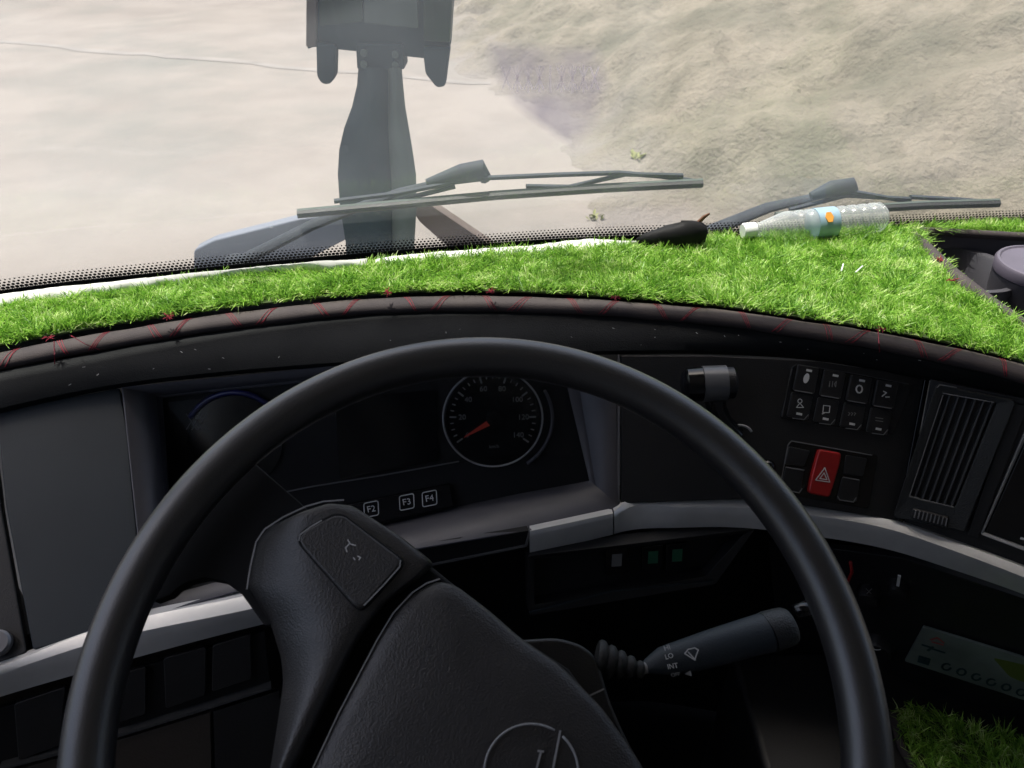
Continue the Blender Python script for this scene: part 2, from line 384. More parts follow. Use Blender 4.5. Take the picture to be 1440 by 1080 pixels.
dn = M['dirt'].node_tree; pb = dn.nodes['Principled BSDF']; an = dn.nodes.new('ShaderNodeAttribute'); an.attribute_name = 'dirt_depth'
cm = dn.nodes.new('ShaderNodeMix'); cm.data_type = 'RGBA'; cm.inputs[6].default_value = (.212, .191, .173, 1)
src = pb.inputs['Base Color'].links[0].from_socket; dn.links.new(an.outputs['Fac'], cm.inputs[0]); dn.links.new(src, cm.inputs[7]); dn.links.new(cm.outputs[2], pb.inputs['Base Color'])
# pale track-like seams across the concrete
def ribbon(name, pts, wd, m):
    P = [np.array([*p, .006]) for p in pts]; V = []; F = []
    for i, p in enumerate(P):
        t = unit(P[min(i + 1, len(P) - 1)] - P[max(i - 1, 0)]); s = np.array([-t[1], t[0], 0]) * wd * (.6 + .5 * random.random()); V += [p - s, p + s]
    for i in range(len(P) - 1): F.append((2 * i, 2 * i + 1, 2 * i + 3, 2 * i + 2))
    return mesh(name, V, F, m)
M['seam'] = mat('seam_dust', (.198, .180, .164), .95, var=.2, vscale=2)
def gpt(px, py): return atz(px, py, -2.35)[:2]
tag(ribbon('ground_seam', [gpt(x, 68 + (x - 100) * .085 + random.uniform(-2, 2)) for x in range(-60, 700, 30)], .11, M['seam']), kind='structure')
# little weeds near the foot of the bank
def weed(px, py, lab, n):
    i = int(np.argmin((X.ravel() - 0) ** 2)); d = ray(px, py); best = None
    for t in np.linspace(3, 16, 500):
        q = EYE + d * t; a = np.argmin(np.abs(X[0] - q[0])); b = np.argmin(np.abs(Y[:, 0] - q[1]))
        if q[2] <= max(Z[b, a], 0): best = q; break
    ps = []
    for k in range(n):
        a = random.uniform(0, 6.28); L_ = random.uniform(.025, .07); d_ = np.array([math.cos(a), math.sin(a), 0]); s = np.array([-d_[1], d_[0], 0]) * L_ * .22
        c = best + np.array([random.uniform(-.05, .05), random.uniform(-.05, .05), 0]); up = np.array([0, 0, L_ * random.uniform(.5, 1.1)])
        ps.append(([c, c + d_ * L_ * .5 + s + up * .7, c + d_ * L_ + up, c + d_ * L_ * .5 - s + up * .7], [(0, 1, 2, 3)]))
    V, F = join(ps); tag(mesh('weed', V, F, 'weed'), lab, 'weed')
weed(895, 222, 'tiny yellow-green weed at the foot of the dirt bank above the wiper tip', 26)
weed(838, 308, 'tiny yellow-green weed on the pale yard just below the long wiper blade', 16)

# ------------------------------------------------------------------ windscreen
WB = [(-560, 560), (-200, 452), (0, 414), (240, 386), (480, 363), (640, 350), (800, 339), (1000, 331), (1200, 322), (1440, 312), (1750, 306), (2200, 330), (2500, 380)]
xs = np.linspace(-330, 2300, 60); zb = -.425
base = np.array(curve(WB, zb, xs))
top = base + np.array([0, -.22, .93])
top[:, 0] = base[:, 0] * .96 + .012
ws = thing('windscreen', 'large dusty curved truck windscreen with dotted black lower band', 'windscreen', base[30])
V, F = loft_vf([list(base * (1 - t) + top * t) for t in np.linspace(-.03, 1, 8)])
mesh('glass', V, F, 'glass', ws, smooth=True, org=(0, 0, 2.35), solid=.004)
inn = np.array([0, -.004, 0]); s = np.concatenate([[0], np.cumsum(np.linalg.norm(np.diff(base, axis=0), axis=1))])
xs2 = np.linspace(-330, 2300, 240); b2 = np.array(curve(WB, zb, xs2)); s2 = np.concatenate([[0], np.cumsum(np.linalg.norm(np.diff(b2, axis=0), axis=1))])
upv = unit(np.array([0, -.22, .93]))
lo = b2 + inn + upv * .004; hi = b2 + inn + upv * .023
V, F = loft_vf([list(lo), list(hi)])
mesh('dotted_band', V, F, 'frit', ws, org=(0, 0, 2.35), uv=[(a, 0.004) for a in s2] + [(a, .023) for a in s2])
V, F = loft_vf([list(b2 + inn - upv * .012), list(b2 + inn + upv * .006)]); mesh('black_border', V, F, 'black', ws, solid=.001)
tube('rubber_seal', list(base + np.array([0, -.012, -.014])), .011, 'rubber', ws, n=8)

# torn strip of white paper lying between the turf and the glass
def strip(name, label, tab_t, tab_b, x0, x1, n, z0, z1, jag):
    X_ = np.linspace(x0, x1, n); a = smooth_interp(X_, *np.array(tab_t, float).T); b = smooth_interp(X_, *np.array(tab_b, float).T)
    j = np.cumsum(rng.normal(0, jag, n)); j -= np.linspace(j[0], j[-1], n)
    A = [atz(x, y + jj * .3, z0) for x, y, jj in zip(X_, a, j)]; B = [atz(x, y, z1) for x, y in zip(X_, b)]
    mid = [(p + q) / 2 + np.array([0, 0, .002 * math.sin(i * .9)]) for i, (p, q) in enumerate(zip(A, B))]
    V, F = loft_vf([A, mid, B]); o = mesh(name, V, F, 'paper', solid=.0008, smooth=True); return tag(o, label, 'paper')
strip('paper_strip', 'long white paper strip tucked along the windscreen left of the wheel top',
      [(-200, 455), (0, 414), (150, 397), (300, 381), (420, 369), (520, 363)], [(-200, 480), (0, 436), (150, 415), (300, 396), (420, 383), (520, 380)], -150, 516, 90, -.405, -.418, .9)
strip('paper_strip', 'narrow torn white paper strip along the glass above the wheel top',
      [(520, 366), (600, 357), (700, 350), (780, 345), (830, 337), (880, 338), (1010, 333)], [(520, 378), (600, 370), (700, 362), (780, 357), (880, 348), (1010, 340)], 528, 905, 46, -.410, -.418, 2.4)

# ------------------------------------------------------------------ dashboard
XS = np.linspace(-330, 1800, 110)
T_E = [(-400, 600), (-200, 533), (0, 487), (100, 468), (240, 445), (400, 425), (540, 413), (700, 411), (880, 420), (1000, 430), (1130, 448), (1240, 465), (1340, 485), (1440, 510), (1600, 560), (1850, 660)]
T_R = [(-400, 635), (-200, 567), (0, 519), (100, 500), (240, 475), (400, 452), (540, 439), (700, 436), (880, 443), (1000, 453), (1130, 470), (1240, 488), (1340, 508), (1440, 533), (1600, 585), (1850, 690)]
T_B2 = [(-400, 700), (-200, 625), (0, 574), (80, 556), (165, 540), (300, 524), (500, 508), (700, 499), (880, 493), (1000, 493), (1150, 502), (1300, 527), (1440, 556), (1600, 608), (1850, 715)]
T_B1 = [(x, y * .55 + .45 * float(np.interp(x, [a for a, b in T_B2], [b for a, b in T_B2]))) for x, y in T_R]
dash = thing('dashboard', 'black wraparound truck dashboard with silver trim line behind the steering wheel', 'dashboard', atz(620, 700, -.6))
cR = curve(T_R, -.430, XS); c1 = curve(T_B1, -.441, XS); c2 = curve(T_B2, -.456, XS)
cE = curve(T_E, -.425, XS)
far = [np.array([b[0], b[1] - .002, EYE[2] - .437]) for b in np.array(curve(WB, -.437, XS))]
hole = [atz(x, y, -.422)[:2] for x, y in ((1284, 326), (1440, 331), (1900, 350), (1900, 640), (1600, 520), (1440, 462), (1395, 438), (1335, 396))]
def inpoly(P, poly):
    poly = np.asarray(poly); x, y = P[:, 0], P[:, 1]; c = np.zeros(len(P), bool); j = len(poly) - 1
    for i in range(len(poly)):
        xi, yi = poly[i]; xj, yj = poly[j]
        k = ((yi > y) != (yj > y)) & (x < (xj - xi) * (y - yi) / (yj - yi + 1e-12) + xi); c ^= k; j = i
    return c
cE2 = [p + np.array([0, 0, -.012]) for p in cE]
V, F = loft_vf([[a * (1 - t) + b * t for a, b in zip(far, cE2)] for t in np.linspace(0, 1, 12)]); VV = np.array(V)
kk = ~inpoly(np.array([VV[list(f)].mean(0)[:2] for f in F]), hole); mesh('dash_deck', V, [f for f, q in zip(F, kk) if q], 'dash', dash, smooth=True)
V, F = loft_vf([cE2, [p + np.array([0, .004, -.010]) for p in cR], [p + np.array([0, .003, -.004]) for p in cR], c1,
                [a * .35 + b * .65 + np.array([0, 0, .003]) for a, b in zip(c1, c2)], c2, [p + np.array([0, .006, -.009]) for p in c2], [p + np.array([0, .030, -.014]) for p in c2]])
mesh('padded_top', V, F, 'brow', dash, smooth=True, ang=60)

U_T = [(-400, 1075), (-200, 1000), (0, 939), (123, 890), (345, 839), (520, 800), (640, 771), (747, 744), (861, 722), (873, 711), (960, 705), (1040, 704), (1130, 713), (1254, 733), (1340, 762), (1440, 799), (1600, 868), (1850, 985)]
def trim(tab_back, tab_front, tab_bot, x0, x1, n=60):
    X_ = np.linspace(x0, x1, n); A = curve(tab_back, -.600, X_); B = curve(tab_front, -.604, X_); D_ = curve(tab_bot, -.634, X_)
    back = [p + np.array([0, .012, -.004]) for p in A]; db = [p + np.array([0, .025, 0]) for p in D_]
    ring = [back, A, [a * .5 + b * .5 + np.array([0, 0, .0006]) for a, b in zip(A, B)], B, [b * .93 + d * .07 + np.array([0, -.0006, 0]) for b, d in zip(B, D_)], [b * .5 + d * .5 for b, d in zip(B, D_)], D_, db]
    V, F = loft_vf(ring); k = len(ring); F += [tuple(i * n for i in range(k)), tuple(i * n + n - 1 for i in range(k))[::-1]]
    return mesh('silver_trim', V, F, 'silver', dash, smooth=True, ang=28)
trim([(-330, 1035), (0, 938), (123, 889), (345, 838), (560, 790)], [(-330, 1042), (0, 947), (123, 907), (345, 858), (560, 812)], [(-330, 1100), (0, 980), (123, 944), (345, 884), (560, 835)], -300, 545)
trim([(740, 748), (861, 722)], [(740, 753), (861, 727)], [(740, 781), (861, 752)], 745, 862, 8)
trim([(863, 720), (874, 709), (960, 703), (1040, 703), (1130, 712), (1254, 732), (1340, 761), (1440, 798), (1600, 868), (1850, 990)],
     [(863, 727), (874, 719), (960, 713), (1040, 713), (1130, 723), (1254, 745), (1340, 774), (1440, 812), (1600, 884), (1850, 1010)],
     [(863, 751), (874, 748), (960, 742), (1040, 742), (1130, 752), (1254, 774), (1340, 801), (1440, 836), (1600, 905), (1850, 1030)], 863.5, 1800, 90)
# lower body: hangs from the trim and turns back to the bulkhead
cT = curve(U_T, -.632, XS)
V, F = loft_vf([[p + np.array([0, .028, -.006]) for p in cT], [p + np.array([0, .034, -.0]) for p in cT], [p + np.array([0, .034, -.10]) for p in cT], [p + np.array([0, .06, -.16]) for p in cT], [p + np.array([0, .12, -.55]) for p in cT], [p + np.array([0, .2, -.75]) for p in cT]])
mesh('lower_body', V, F, 'dash2', dash, smooth=True, ang=30)

# planes the panels sit on
PL_L = plane3(atz(0, 939, -.604), atz(200, 872, -.604), atz(60, 560, -.462))
PL_R = plane3(atz(873, 711, -.604), atz(1270, 737, -.604), atz(1080, 512, -.462))
PL_V = plane3(atz(1262, 735, -.604), atz(1440, 799, -.604), atz(1380, 562, -.462))
kn = np.array([0.04, -math.cos(R(25)), math.sin(R(25))])
PL_K = Plane(atz(735, 690, -.615), kn)
def panel(name, pl, pix, th, off, m, **k): return slab(name, pl, pix, th, off, m, dash, **k)
# left slate panel, and the strip of fascia outside it
panel('side_panel', PL_L, [(-6, 578), (168, 545), (178, 600), (204, 868), (46, 914), (8, 712)], .012, 0, 'slate', r=.003, bevel=.0015)
panel('side_panel', PL_L, [(-330, 690), (-14, 580), (2, 716), (38, 918), (-300, 1030)], .012, -.002, 'dash2', r=.003, bevel=.0015)
lathe('knob', PL_L.hit(-2, 905, .001), PL_L.n, [(0, .012), (.006, .012), (.008, .010), (.008, .002)], 'bezel', dash)
# instrument recess: liner between the fascia opening and the instrument face
op = [(172, 545), (500, 512), (700, 506), (866, 508), (870, 711), (861, 723), (744, 746), (660, 760), (581, 773), (400, 812), (206, 868)]
def fas(px, py):                                        # point on the fascia opening: height grades from brow to trim
    lo_ = float(np.interp(px, [a for a, b in U_T], [b for a, b in U_T])); hi_ = float(np.interp(px, [a for a, b in T_B2], [b for a, b in T_B2]))
    t = np.clip((py - hi_) / (lo_ - hi_), 0, 1); return atz(px, py, -.462 - t * .142)
bk = [(228, 560), (500, 530), (700, 522), (793, 524), (829, 676), (806, 681), (735, 694), (645, 713), (520, 742), (400, 768), (246, 806)]
A = [fas(*p) for p in op]; B = [PL_K.hit(*p) for p in bk]; Mx = [.25 * a + .75 * b + np.array([0, .006, -.004]) for a, b in zip(A, B)]
n = len(A); V = A + Mx + B; F = []
for r_ in range(2):
    for i in range(n): F.append((r_ * n + i, r_ * n + (i + 1) % n, (r_ + 1) * n + (i + 1) % n, (r_ + 1) * n + i))
mesh('recess_liner', V, F, 'grey', dash, smooth=True, ang=35, solid=.002)
strokes('recess_edge', PL_R, [[(870, 500), (870, 708)]], 2.6, .002, 'bezel', dash, th=.004)
# right fascia carrying the switch banks
panel('switch_fascia', PL_R, [(873, 500), (1000, 500), (1150, 508), (1300, 530), (1262, 732), (1130, 711), (1040, 702), (873, 708)], .012, 0, 'dash2', bevel=.0012)
panel('edge_strip', PL_R, [(1301, 532), (1308, 533), (1270, 735), (1262, 732)], .010, .002, 'gloss')
panel('vent_fascia', PL_V, [(1309, 533), (1440, 560), (1700, 650), (1660, 905), (1440, 797), (1340, 760), (1272, 737)], .012, -.003, 'dash2')
# step under the instruments and its thin light edge
ps = plane3(atz(581, 773, -.602), atz(744, 746, -.602), atz(660, 790, -.63))
panel('lower_step', ps, [(520, 785), (744, 746), (740, 768), (530, 812)], .01, 0, 'black')
strokes('lower_step_edge', ps, [[(530, 813), (616, 793), (740, 768), (746, 746)]], 3, .002, 'bezel', dash, th=.003)

# --- instruments
ic = thing('instrument_cluster', 'dark instrument cluster with a round speedometer seen through the wheel rim', 'instrument cluster', PL_K.hit(693, 590))
slab('housing', PL_K, [(222, 556), (500, 524), (700, 516), (800, 518), (830, 678), (735, 696), (640, 716), (581, 730), (400, 770), (238, 812)], .01, -.001, 'black', ic)
slab('display', PL_K, [(470, 560), (612, 548), (616, 648), (478, 676)], .002, .003, 'gloss', ic, r=.004)
strokes('lens_edge', PL_K, [[(250, 722), (440, 684), (540, 668), (645, 649)]], 2, .004, 'bezel', ic)
def ring_vf(pl, cx, cy, rpx, rm, off, a0=0, a1=360, n=64, ry=None):
    ry = ry or rpx; pts = []
    for t in np.radians(np.linspace(a0, a1, n, endpoint=(a1 - a0) < 360)): pts.append(pl.hit(cx + rpx * math.cos(t), cy - ry * math.sin(t), off))
    return tube_vf(pts, rm, 6, closed=(a1 - a0) >= 360)
def ring(name, pl, cx, cy, rpx, rm, off, m, parent, **k):
    V, F = ring_vf(pl, cx, cy, rpx, rm, off, **k); return mesh(name, V, F, m, parent, smooth=True)
dial = slab('speedometer', PL_K, [(693 + 67 * math.cos(t), 588 - 66 * math.sin(t)) for t in np.linspace(0, 2 * math.pi, 48, endpoint=False)], .003, .003, 'gloss', ic)
ring('dial_ring', PL_K, 693, 588, 70, .0011, .005, 'wear', dial, ry=68)
ring('outer_ring', PL_K, 693, 588, 84, .0022, .002, 'grey', dial, ry=78, a0=-55, a1=30, n=24)
lines = []; big = []
for k in range(0, 29):
    a = R(214 - k * 8.85); r0, r1 = 60, (52 if k % 4 == 0 else 56)
    (big if k % 4 == 0 else lines).append([(693 + r0 * math.cos(a), 588 - r0 * math.sin(a)), (693 + r1 * math.cos(a), 588 - r1 * math.sin(a))])
tag(strokes('fine_scale', PL_K, lines, 1.5, .0036, 'dimmark', dial), kind='stuff'); [strokes('scale_mark', PL_K, [b_], 2.4, .0036, 'dimmark', dial) for b_ in big]
for k, t_ in enumerate(('0', '20', '40', '60', '80', '100', '120', '140')):
    a = R(214 - k * 35.4); text('numeral', t_, PL_K, 693 + 43 * math.cos(a), 588 - 43 * math.sin(a), 7.5, .0034, 'dimmark', dial)
text('numeral', 'km/h', PL_K, 695, 628, 5, .0034, 'dimmark', dial)
V, F = prism(*[[PL_K.at(PL_K.px(x, y, o), o) for x, y in ((652, 616), (654, 613), (690, 588), (697, 589), (692, 597))] for o in (.006, .0075)])
mesh('needle', V, F, 'needle', dial)
lathe('needle_hub', PL_K.hit(695, 588, .005), PL_K.n, [(0, .010), (.005, .009), (.006, .006)], 'gloss', dial, n=20)
ld = slab('rev_counter', PL_K, [(330 + 67 * math.cos(t), 622 - 66 * math.sin(t)) for t in np.linspace(0, 2 * math.pi, 48, endpoint=False)], .003, .003, 'gloss', ic)
ring('blue_arc', PL_K, 330, 622, 72, .0035, .004, 'blue', ld, ry=70, a0=25, a1=150, n=30)
strokes('hatch_mark', PL_K, [[(262 + 8 * i, 582), (276 + 8 * i, 604)] for i in range(3)] + [[(276 + 8 * i, 582), (262 + 8 * i, 604)] for i in range(3)], 1.2, .0036, 'dimmark', ld)
slab('lens', PL_K, [(236, 566), (500, 534), (700, 526), (790, 528), (806, 640), (640, 652), (440, 686), (252, 722)], .001, .014, 'lens', ic)
bs = slab('button_strip', PL_K, [(470, 714), (632, 681), (637, 711), (500, 742)], .006, .008, 'gloss', ic, r=.002)
for (x, y, t_) in ((522, 716, 'F2'), (572, 706, 'F3'), (604, 701, 'F4')):
    w_, h_ = 10.5, 10; q = [(x - w_, y - h_ + 2), (x + w_ - 1, y - h_ - 2), (x + w_, y + h_ - 2), (x - w_ + 1, y + h_ + 2)]
    q2 = rounded(q, 3, 3); strokes('button_outline', PL_K, [[tuple(p) for p in q2 + [q2[0]]]], 1.3, .0088, 'mark', bs)
    text('button_lettering', t_, PL_K, x, y, 9, .0086, 'mark', bs, rot=8)

# --- upper switch bank: eight rocker caps with lamps and pictograms
sb = thing('switch_bank', 'upper bank of eight small black rocker switches right of the wheel rim', 'switch bank', PL_R.hit(1185, 560))
slab('surround', PL_R, [(1116, 511), (1285, 541), (1256, 612), (1097, 588)], .004, .0015, 'gloss', sb, r=.004)
strokes('surround_edge', PL_R, [[(1100, 585), (1113, 517), (1120, 512), (1200, 525), (1278, 540)]], 1.3, .0022, 'slat', sb)  # edge glint painted as a pale line
def quad(c, w_, h_, sk=(-.20, .17)):                    # a cap leaning like its neighbours
    x, y = c; return [(x - w_ - sk[0] * h_, y - h_ - sk[1] * w_), (x + w_ - sk[0] * h_, y - h_ + sk[1] * w_), (x + w_ + sk[0] * h_, y + h_ + sk[1] * w_), (x - w_ + sk[0] * h_, y + h_ - sk[1] * w_)]
icons = {(0, 0): 'fill', (1, 0): 'lamp', (2, 0): 'ring', (3, 0): 'zig', (0, 1): 'man', (1, 1): 'door', (2, 1): 'text', (3, 1): 'bars'}
for (i, j), ic_ in icons.items():
    cx = 1134 + 37.2 * i - 9 * j; cy = (533 if j == 0 else 571) + 7.1 * i
    cap = slab('rocker_switch', PL_R, quad((cx, cy), 15, 18 if j == 0 else 17), .006, .005 if j == 0 else .0035, 'dash2', sb, r=.0022, bevel=.001)
    tz = .0053 if j == 0 else .0038
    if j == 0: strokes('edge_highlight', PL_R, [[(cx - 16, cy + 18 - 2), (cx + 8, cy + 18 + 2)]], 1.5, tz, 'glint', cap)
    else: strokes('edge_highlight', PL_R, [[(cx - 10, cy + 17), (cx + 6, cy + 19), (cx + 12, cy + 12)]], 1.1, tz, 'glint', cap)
    ly = cy - 12 if j == 0 else cy + 11
    strokes('indicator', PL_R, [[(cx - 1 + (2 if j == 0 else -3), ly - .5), (cx + 5 + (2 if j == 0 else -3), ly + .7)]], 3.2, tz, 'mark', cap)
    x, y = cx, cy + (0 if j == 0 else -2)
    if ic_ == 'fill':
        slab('pictogram', PL_R, [(x + 4 * math.cos(t) - 1.5 * math.sin(t), y - 1 + 7 * math.sin(t)) for t in np.linspace(0, 6.28, 14, endpoint=False)], .0005, tz, 'mark', cap, bevel=0)
    elif ic_ == 'ring': strokes('pictogram', PL_R, [[(x + 4.2 * math.cos(t), y + 5.2 * math.sin(t)) for t in np.linspace(0, 6.3, 14)]], 2, tz, 'mark', cap)
    elif ic_ == 'lamp': strokes('pictogram', PL_R, [[(x - 4, y - 4), (x - 5, y + 4)], [(x, y - 4), (x - 1, y + 4)], [(x + 5, y - 4), (x + 2, y), (x + 4, y + 4), (x + 5, y - 4)]], 1, tz, 'dimmark', cap)
    elif ic_ == 'zig': strokes('pictogram', PL_R, [[(x - 5, y + 3), (x + 1, y - 2), (x - 3, y - 4)], [(x, y + 4), (x + 5, y + 4)]], 1.5, tz, 'mark', cap)
    elif ic_ == 'man': strokes('pictogram', PL_R, [[(x + 3 * math.cos(t), y - 5 + 3 * math.sin(t)) for t in np.linspace(0, 6.3, 9)], [(x - 5, y + 4), (x, y - 2), (x + 5, y + 4), (x - 5, y + 4)]], 1.1, tz, 'mark', cap)
    elif ic_ == 'door': strokes('pictogram', PL_R, [[(x - 4, y - 6), (x + 5, y - 5), (x + 4, y + 4), (x - 5, y + 4), (x - 4, y - 6)], [(x - 6, y + 6), (x - 3, y + 5)]], 1.1, tz, 'mark', cap)
    elif ic_ == 'text': strokes('pictogram', PL_R, [[(x - 6 + 4 * q, y - 3), (x - 4 + 4 * q, y - 2), (x - 6 + 4 * q, y + 1)] for q in range(3)], 1, tz, 'dimmark', cap)
    else: strokes('pictogram', PL_R, [[(x - 5, y - 3), (x + 5, y - 1.5)], [(x - 5, y + 1), (x + 5, y + 2.5)]], 1.2, tz, 'dimmark', cap)
# --- lower bank with the hazard switch
hb = thing('hazard_switch_bank', 'lower bank with red hazard switch between two blank black caps', 'switch bank', PL_R.hit(1160, 665))
slab('surround', PL_R, [(1112, 619), (1235, 640), (1222, 716), (1094, 694)], .004, .0012, 'gloss', hb, r=.004)
strokes('surround_edge', PL_R, [[(1096, 690), (1108, 626), (1113, 620), (1170, 630), (1226, 640)]], 1.4, .002, 'glint', hb)
for q in ([(1110, 628), (1140, 634), (1131, 656), (1104, 653)], [(1105, 657), (1131, 662), (1126, 692), (1098, 688)],
          [(1190, 640), (1220, 645), (1214, 670), (1186, 667)], [(1185, 671), (1210, 675), (1205, 706), (1177, 702)]):
    c_ = slab('blank_cap', PL_R, q, .005, .0035, 'dash2', hb, r=.002, bevel=.0009)
[strokes('cap_edge', PL_R, [l_], 1.4, .0042, 'glint', hb) for l_ in ([(1105, 657), (1131, 661)], [(1108, 690), (1124, 693), (1128, 687)], [(1186, 671), (1208, 675)], [(1178, 698), (1181, 703), (1200, 706), (1204, 700)])]  # pale strokes painted in as glints on the cap edges
hz = slab('hazard_switch', PL_R, [(1152, 632), (1184, 637), (1181, 655), (1167, 700), (1137, 694), (1141, 672)], .010, .008, 'red', hb, r=.004, bevel=.002, seg=3)
strokes('warning_triangle', PL_R, [[(1160, 658), (1147, 675), (1167, 678), (1160, 658)], [(1159, 665), (1153, 673), (1163, 674.5), (1159, 665)]], 1.2, .0084, 'mark', hz)

# --- swivel device half hidden by the rim
sv = thing('swivel_mount', 'glossy black swivel mount with banded barrel standing on the fascia beside the wheel rim', 'mount', PL_R.hit(1010, 600))
a_ = PL_R.hit(957, 541, .03); b_ = PL_R.hit(1036, 538, .03); L_ = np.linalg.norm(b_ - a_)
lathe('barrel', a_, b_ - a_, [(0, .004), (.002, .013), (.007, .0185), (L_ * .38, .0195), (L_ * .39, .0175)], 'gloss', sv)
lathe('band', a_ + (b_ - a_) * .39, b_ - a_, [(0, .0198), (L_ * .42, .0198)], mat('band_plastic', (.09, .09, .095), .3), sv)
lathe('barrel_end', a_ + (b_ - a_) * .82, b_ - a_, [(0, .0175), (L_ * .12, .0175), (L_ * .17, .012)], 'dash2', sv)
tube('neck', [PL_R.hit(1003, 545, .025), PL_R.hit(1008, 575, .018), PL_R.hit(1018, 592, .010), PL_R.hit(1035, 612, .003)], [.013, .011, .009, .010], 'gloss', sv, n=14)
ring('collar', PL_R, 1040, 612, 18, .0014, .006, 'wear', sv, ry=14, a0=20, a1=165, n=16)
V, F = lathe_vf(PL_R.hit(1078, 656, .0), PL_R.n, [(0, .007), (.004, .009), (.009, .008), (.012, .004)]); mesh('ball_knob', V, F, 'gloss', sv, smooth=True)

# --- air vent
av = thing('air_vent', 'black rectangular air vent with upright slats left of the screen', 'air vent', PL_V.hit(1340, 640))
fr_o = [(1317, 541), (1429, 564), (1356, 748), (1256, 727)]; fr_i = [(1326, 553), (1402, 567), (1343, 714), (1278, 699)]
def frame(name, pl, o_, i_, off, th, m, parent, r=.004):
    O = rounded([pl.px(*p, off) for p in o_], r); I_ = rounded([pl.px(*p, off) for p in i_], r * .5); n = len(O)
    V = [pl.at(p, off) for p in O] + [pl.at(p, off - .002) for p in I_] + [pl.at(p, off - th) for p in I_] + [pl.at(p, off - th) for p in O]; F = []
    for a, b in ((0, 1), (1, 2), (2, 3), (3, 0)):
        for k in range(n): F.append((a * n + k, a * n + (k + 1) % n, b * n + (k + 1) % n, b * n + k))
    return mesh(name, V, F, m, parent, bevel=.001)
frame('frame', PL_V, fr_o, fr_i, .009, .018, 'dash', av)
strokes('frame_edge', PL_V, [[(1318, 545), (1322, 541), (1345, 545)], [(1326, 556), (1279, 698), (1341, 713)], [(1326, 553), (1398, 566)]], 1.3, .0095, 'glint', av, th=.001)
slab('duct_back', PL_V, [(1322, 550), (1406, 566), (1347, 718), (1274, 702)], .002, -.010, M['duct'], av)
for k in range(6):
    t = (k + .75) / 6.4; x0_, y0_ = np.array(fr_i[0]) * (1 - t) + np.array(fr_i[1]) * t; x1_, y1_ = np.array(fr_i[3]) * (1 - t) + np.array(fr_i[2]) * t
    P0, P1 = PL_V.hit(x0_, y0_, .0), PL_V.hit(x1_, y1_, .0); ww = PL_V.a * .0009; dd = PL_V.n * .0045 + PL_V.a * .0006
    V = [P0 - ww - dd, P0 + ww - dd, P0 + ww + dd, P0 - ww + dd, P1 - ww - dd, P1 + ww - dd, P1 + ww + dd, P1 - ww + dd]
    mesh('slat', V, [(0, 1, 2, 3), (7, 6, 5, 4), (0, 4, 5, 1), (1, 5, 6, 2), (2, 6, 7, 3), (3, 7, 4, 0)], 'slat', av, bevel=.0004)
tw = slab('thumbwheel', PL_V, [(1283, 715), (1335, 728), (1332, 742), (1281, 729)], .006, .0125, 'dash2', av, r=.003, bevel=.0015)
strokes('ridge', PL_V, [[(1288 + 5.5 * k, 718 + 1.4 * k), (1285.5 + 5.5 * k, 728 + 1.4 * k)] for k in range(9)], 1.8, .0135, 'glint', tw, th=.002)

# --- screen at the right edge
sc = thing('dash_screen', 'black dashboard screen with thin silver frame at the right edge', 'screen', PL_V.hit(1440, 700))
frame('frame', PL_V, [(1449, 590), (1700, 655), (1640, 850), (1379, 752)], [(1452, 596), (1694, 658), (1636, 843), (1384, 749)], .004, .008, 'wear', sc, r=.002)
slab('panel_surround', PL_V, [(1424, 566), (1446, 571), (1375, 758), (1360, 752)], .006, .003, 'dash2', sc)
pn = slab('screen_glass', PL_V, [(1453, 598), (1692, 660), (1634, 841), (1386, 748)], .003, .0015, 'gloss', sc)
strokes('screen_mark', PL_V, [[(1436, 757), (1446, 760)]], 4, .002, 'mark', pn)

# --- details under the trim
PL_M = plane3(atz(760, 790, -.640) + [0, .012, 0], atz(1040, 752, -.640) + [0, .012, 0], atz(900, 850, -.72) + [0, .012, 0])
lt = thing('lower_switch_tray', 'dark recessed tray under the trim with two faint green switch icons', 'switch tray', PL_M.hit(880, 800))
frame('tray_frame', PL_M, [(742, 782), (1062, 744), (1006, 822), (744, 866)], [(752, 788), (1048, 752), (994, 812), (752, 852)], .012, .02, 'dash2', lt)
slab('tray_back', PL_M, [(745, 782), (1056, 748), (1000, 818), (745, 860)], .003, -.004, 'black', lt)
for x, m_ in ((868, 'dimmark'), (919, 'green'), (953, 'green')):
    y = 789 - (x - 868) * .08; k_ = slab('tray_switch', PL_M, [(x - 16, y - 16), (x + 14, y - 19), (x + 12, y + 18), (x - 16, y + 21)], .006, .004, 'gloss', lt, r=.002)
    slab('switch_icon', PL_M, [(x - 7, y - 9), (x + 7, y - 10), (x + 6, y + 7), (x - 8, y + 8)], .0006, .0046, m_, k_, bevel=0)
strokes('tray_lip', PL_M, [[(745, 862), (860, 832), (1003, 818)]], 2.2, .0135, 'slate', lt, th=.002)

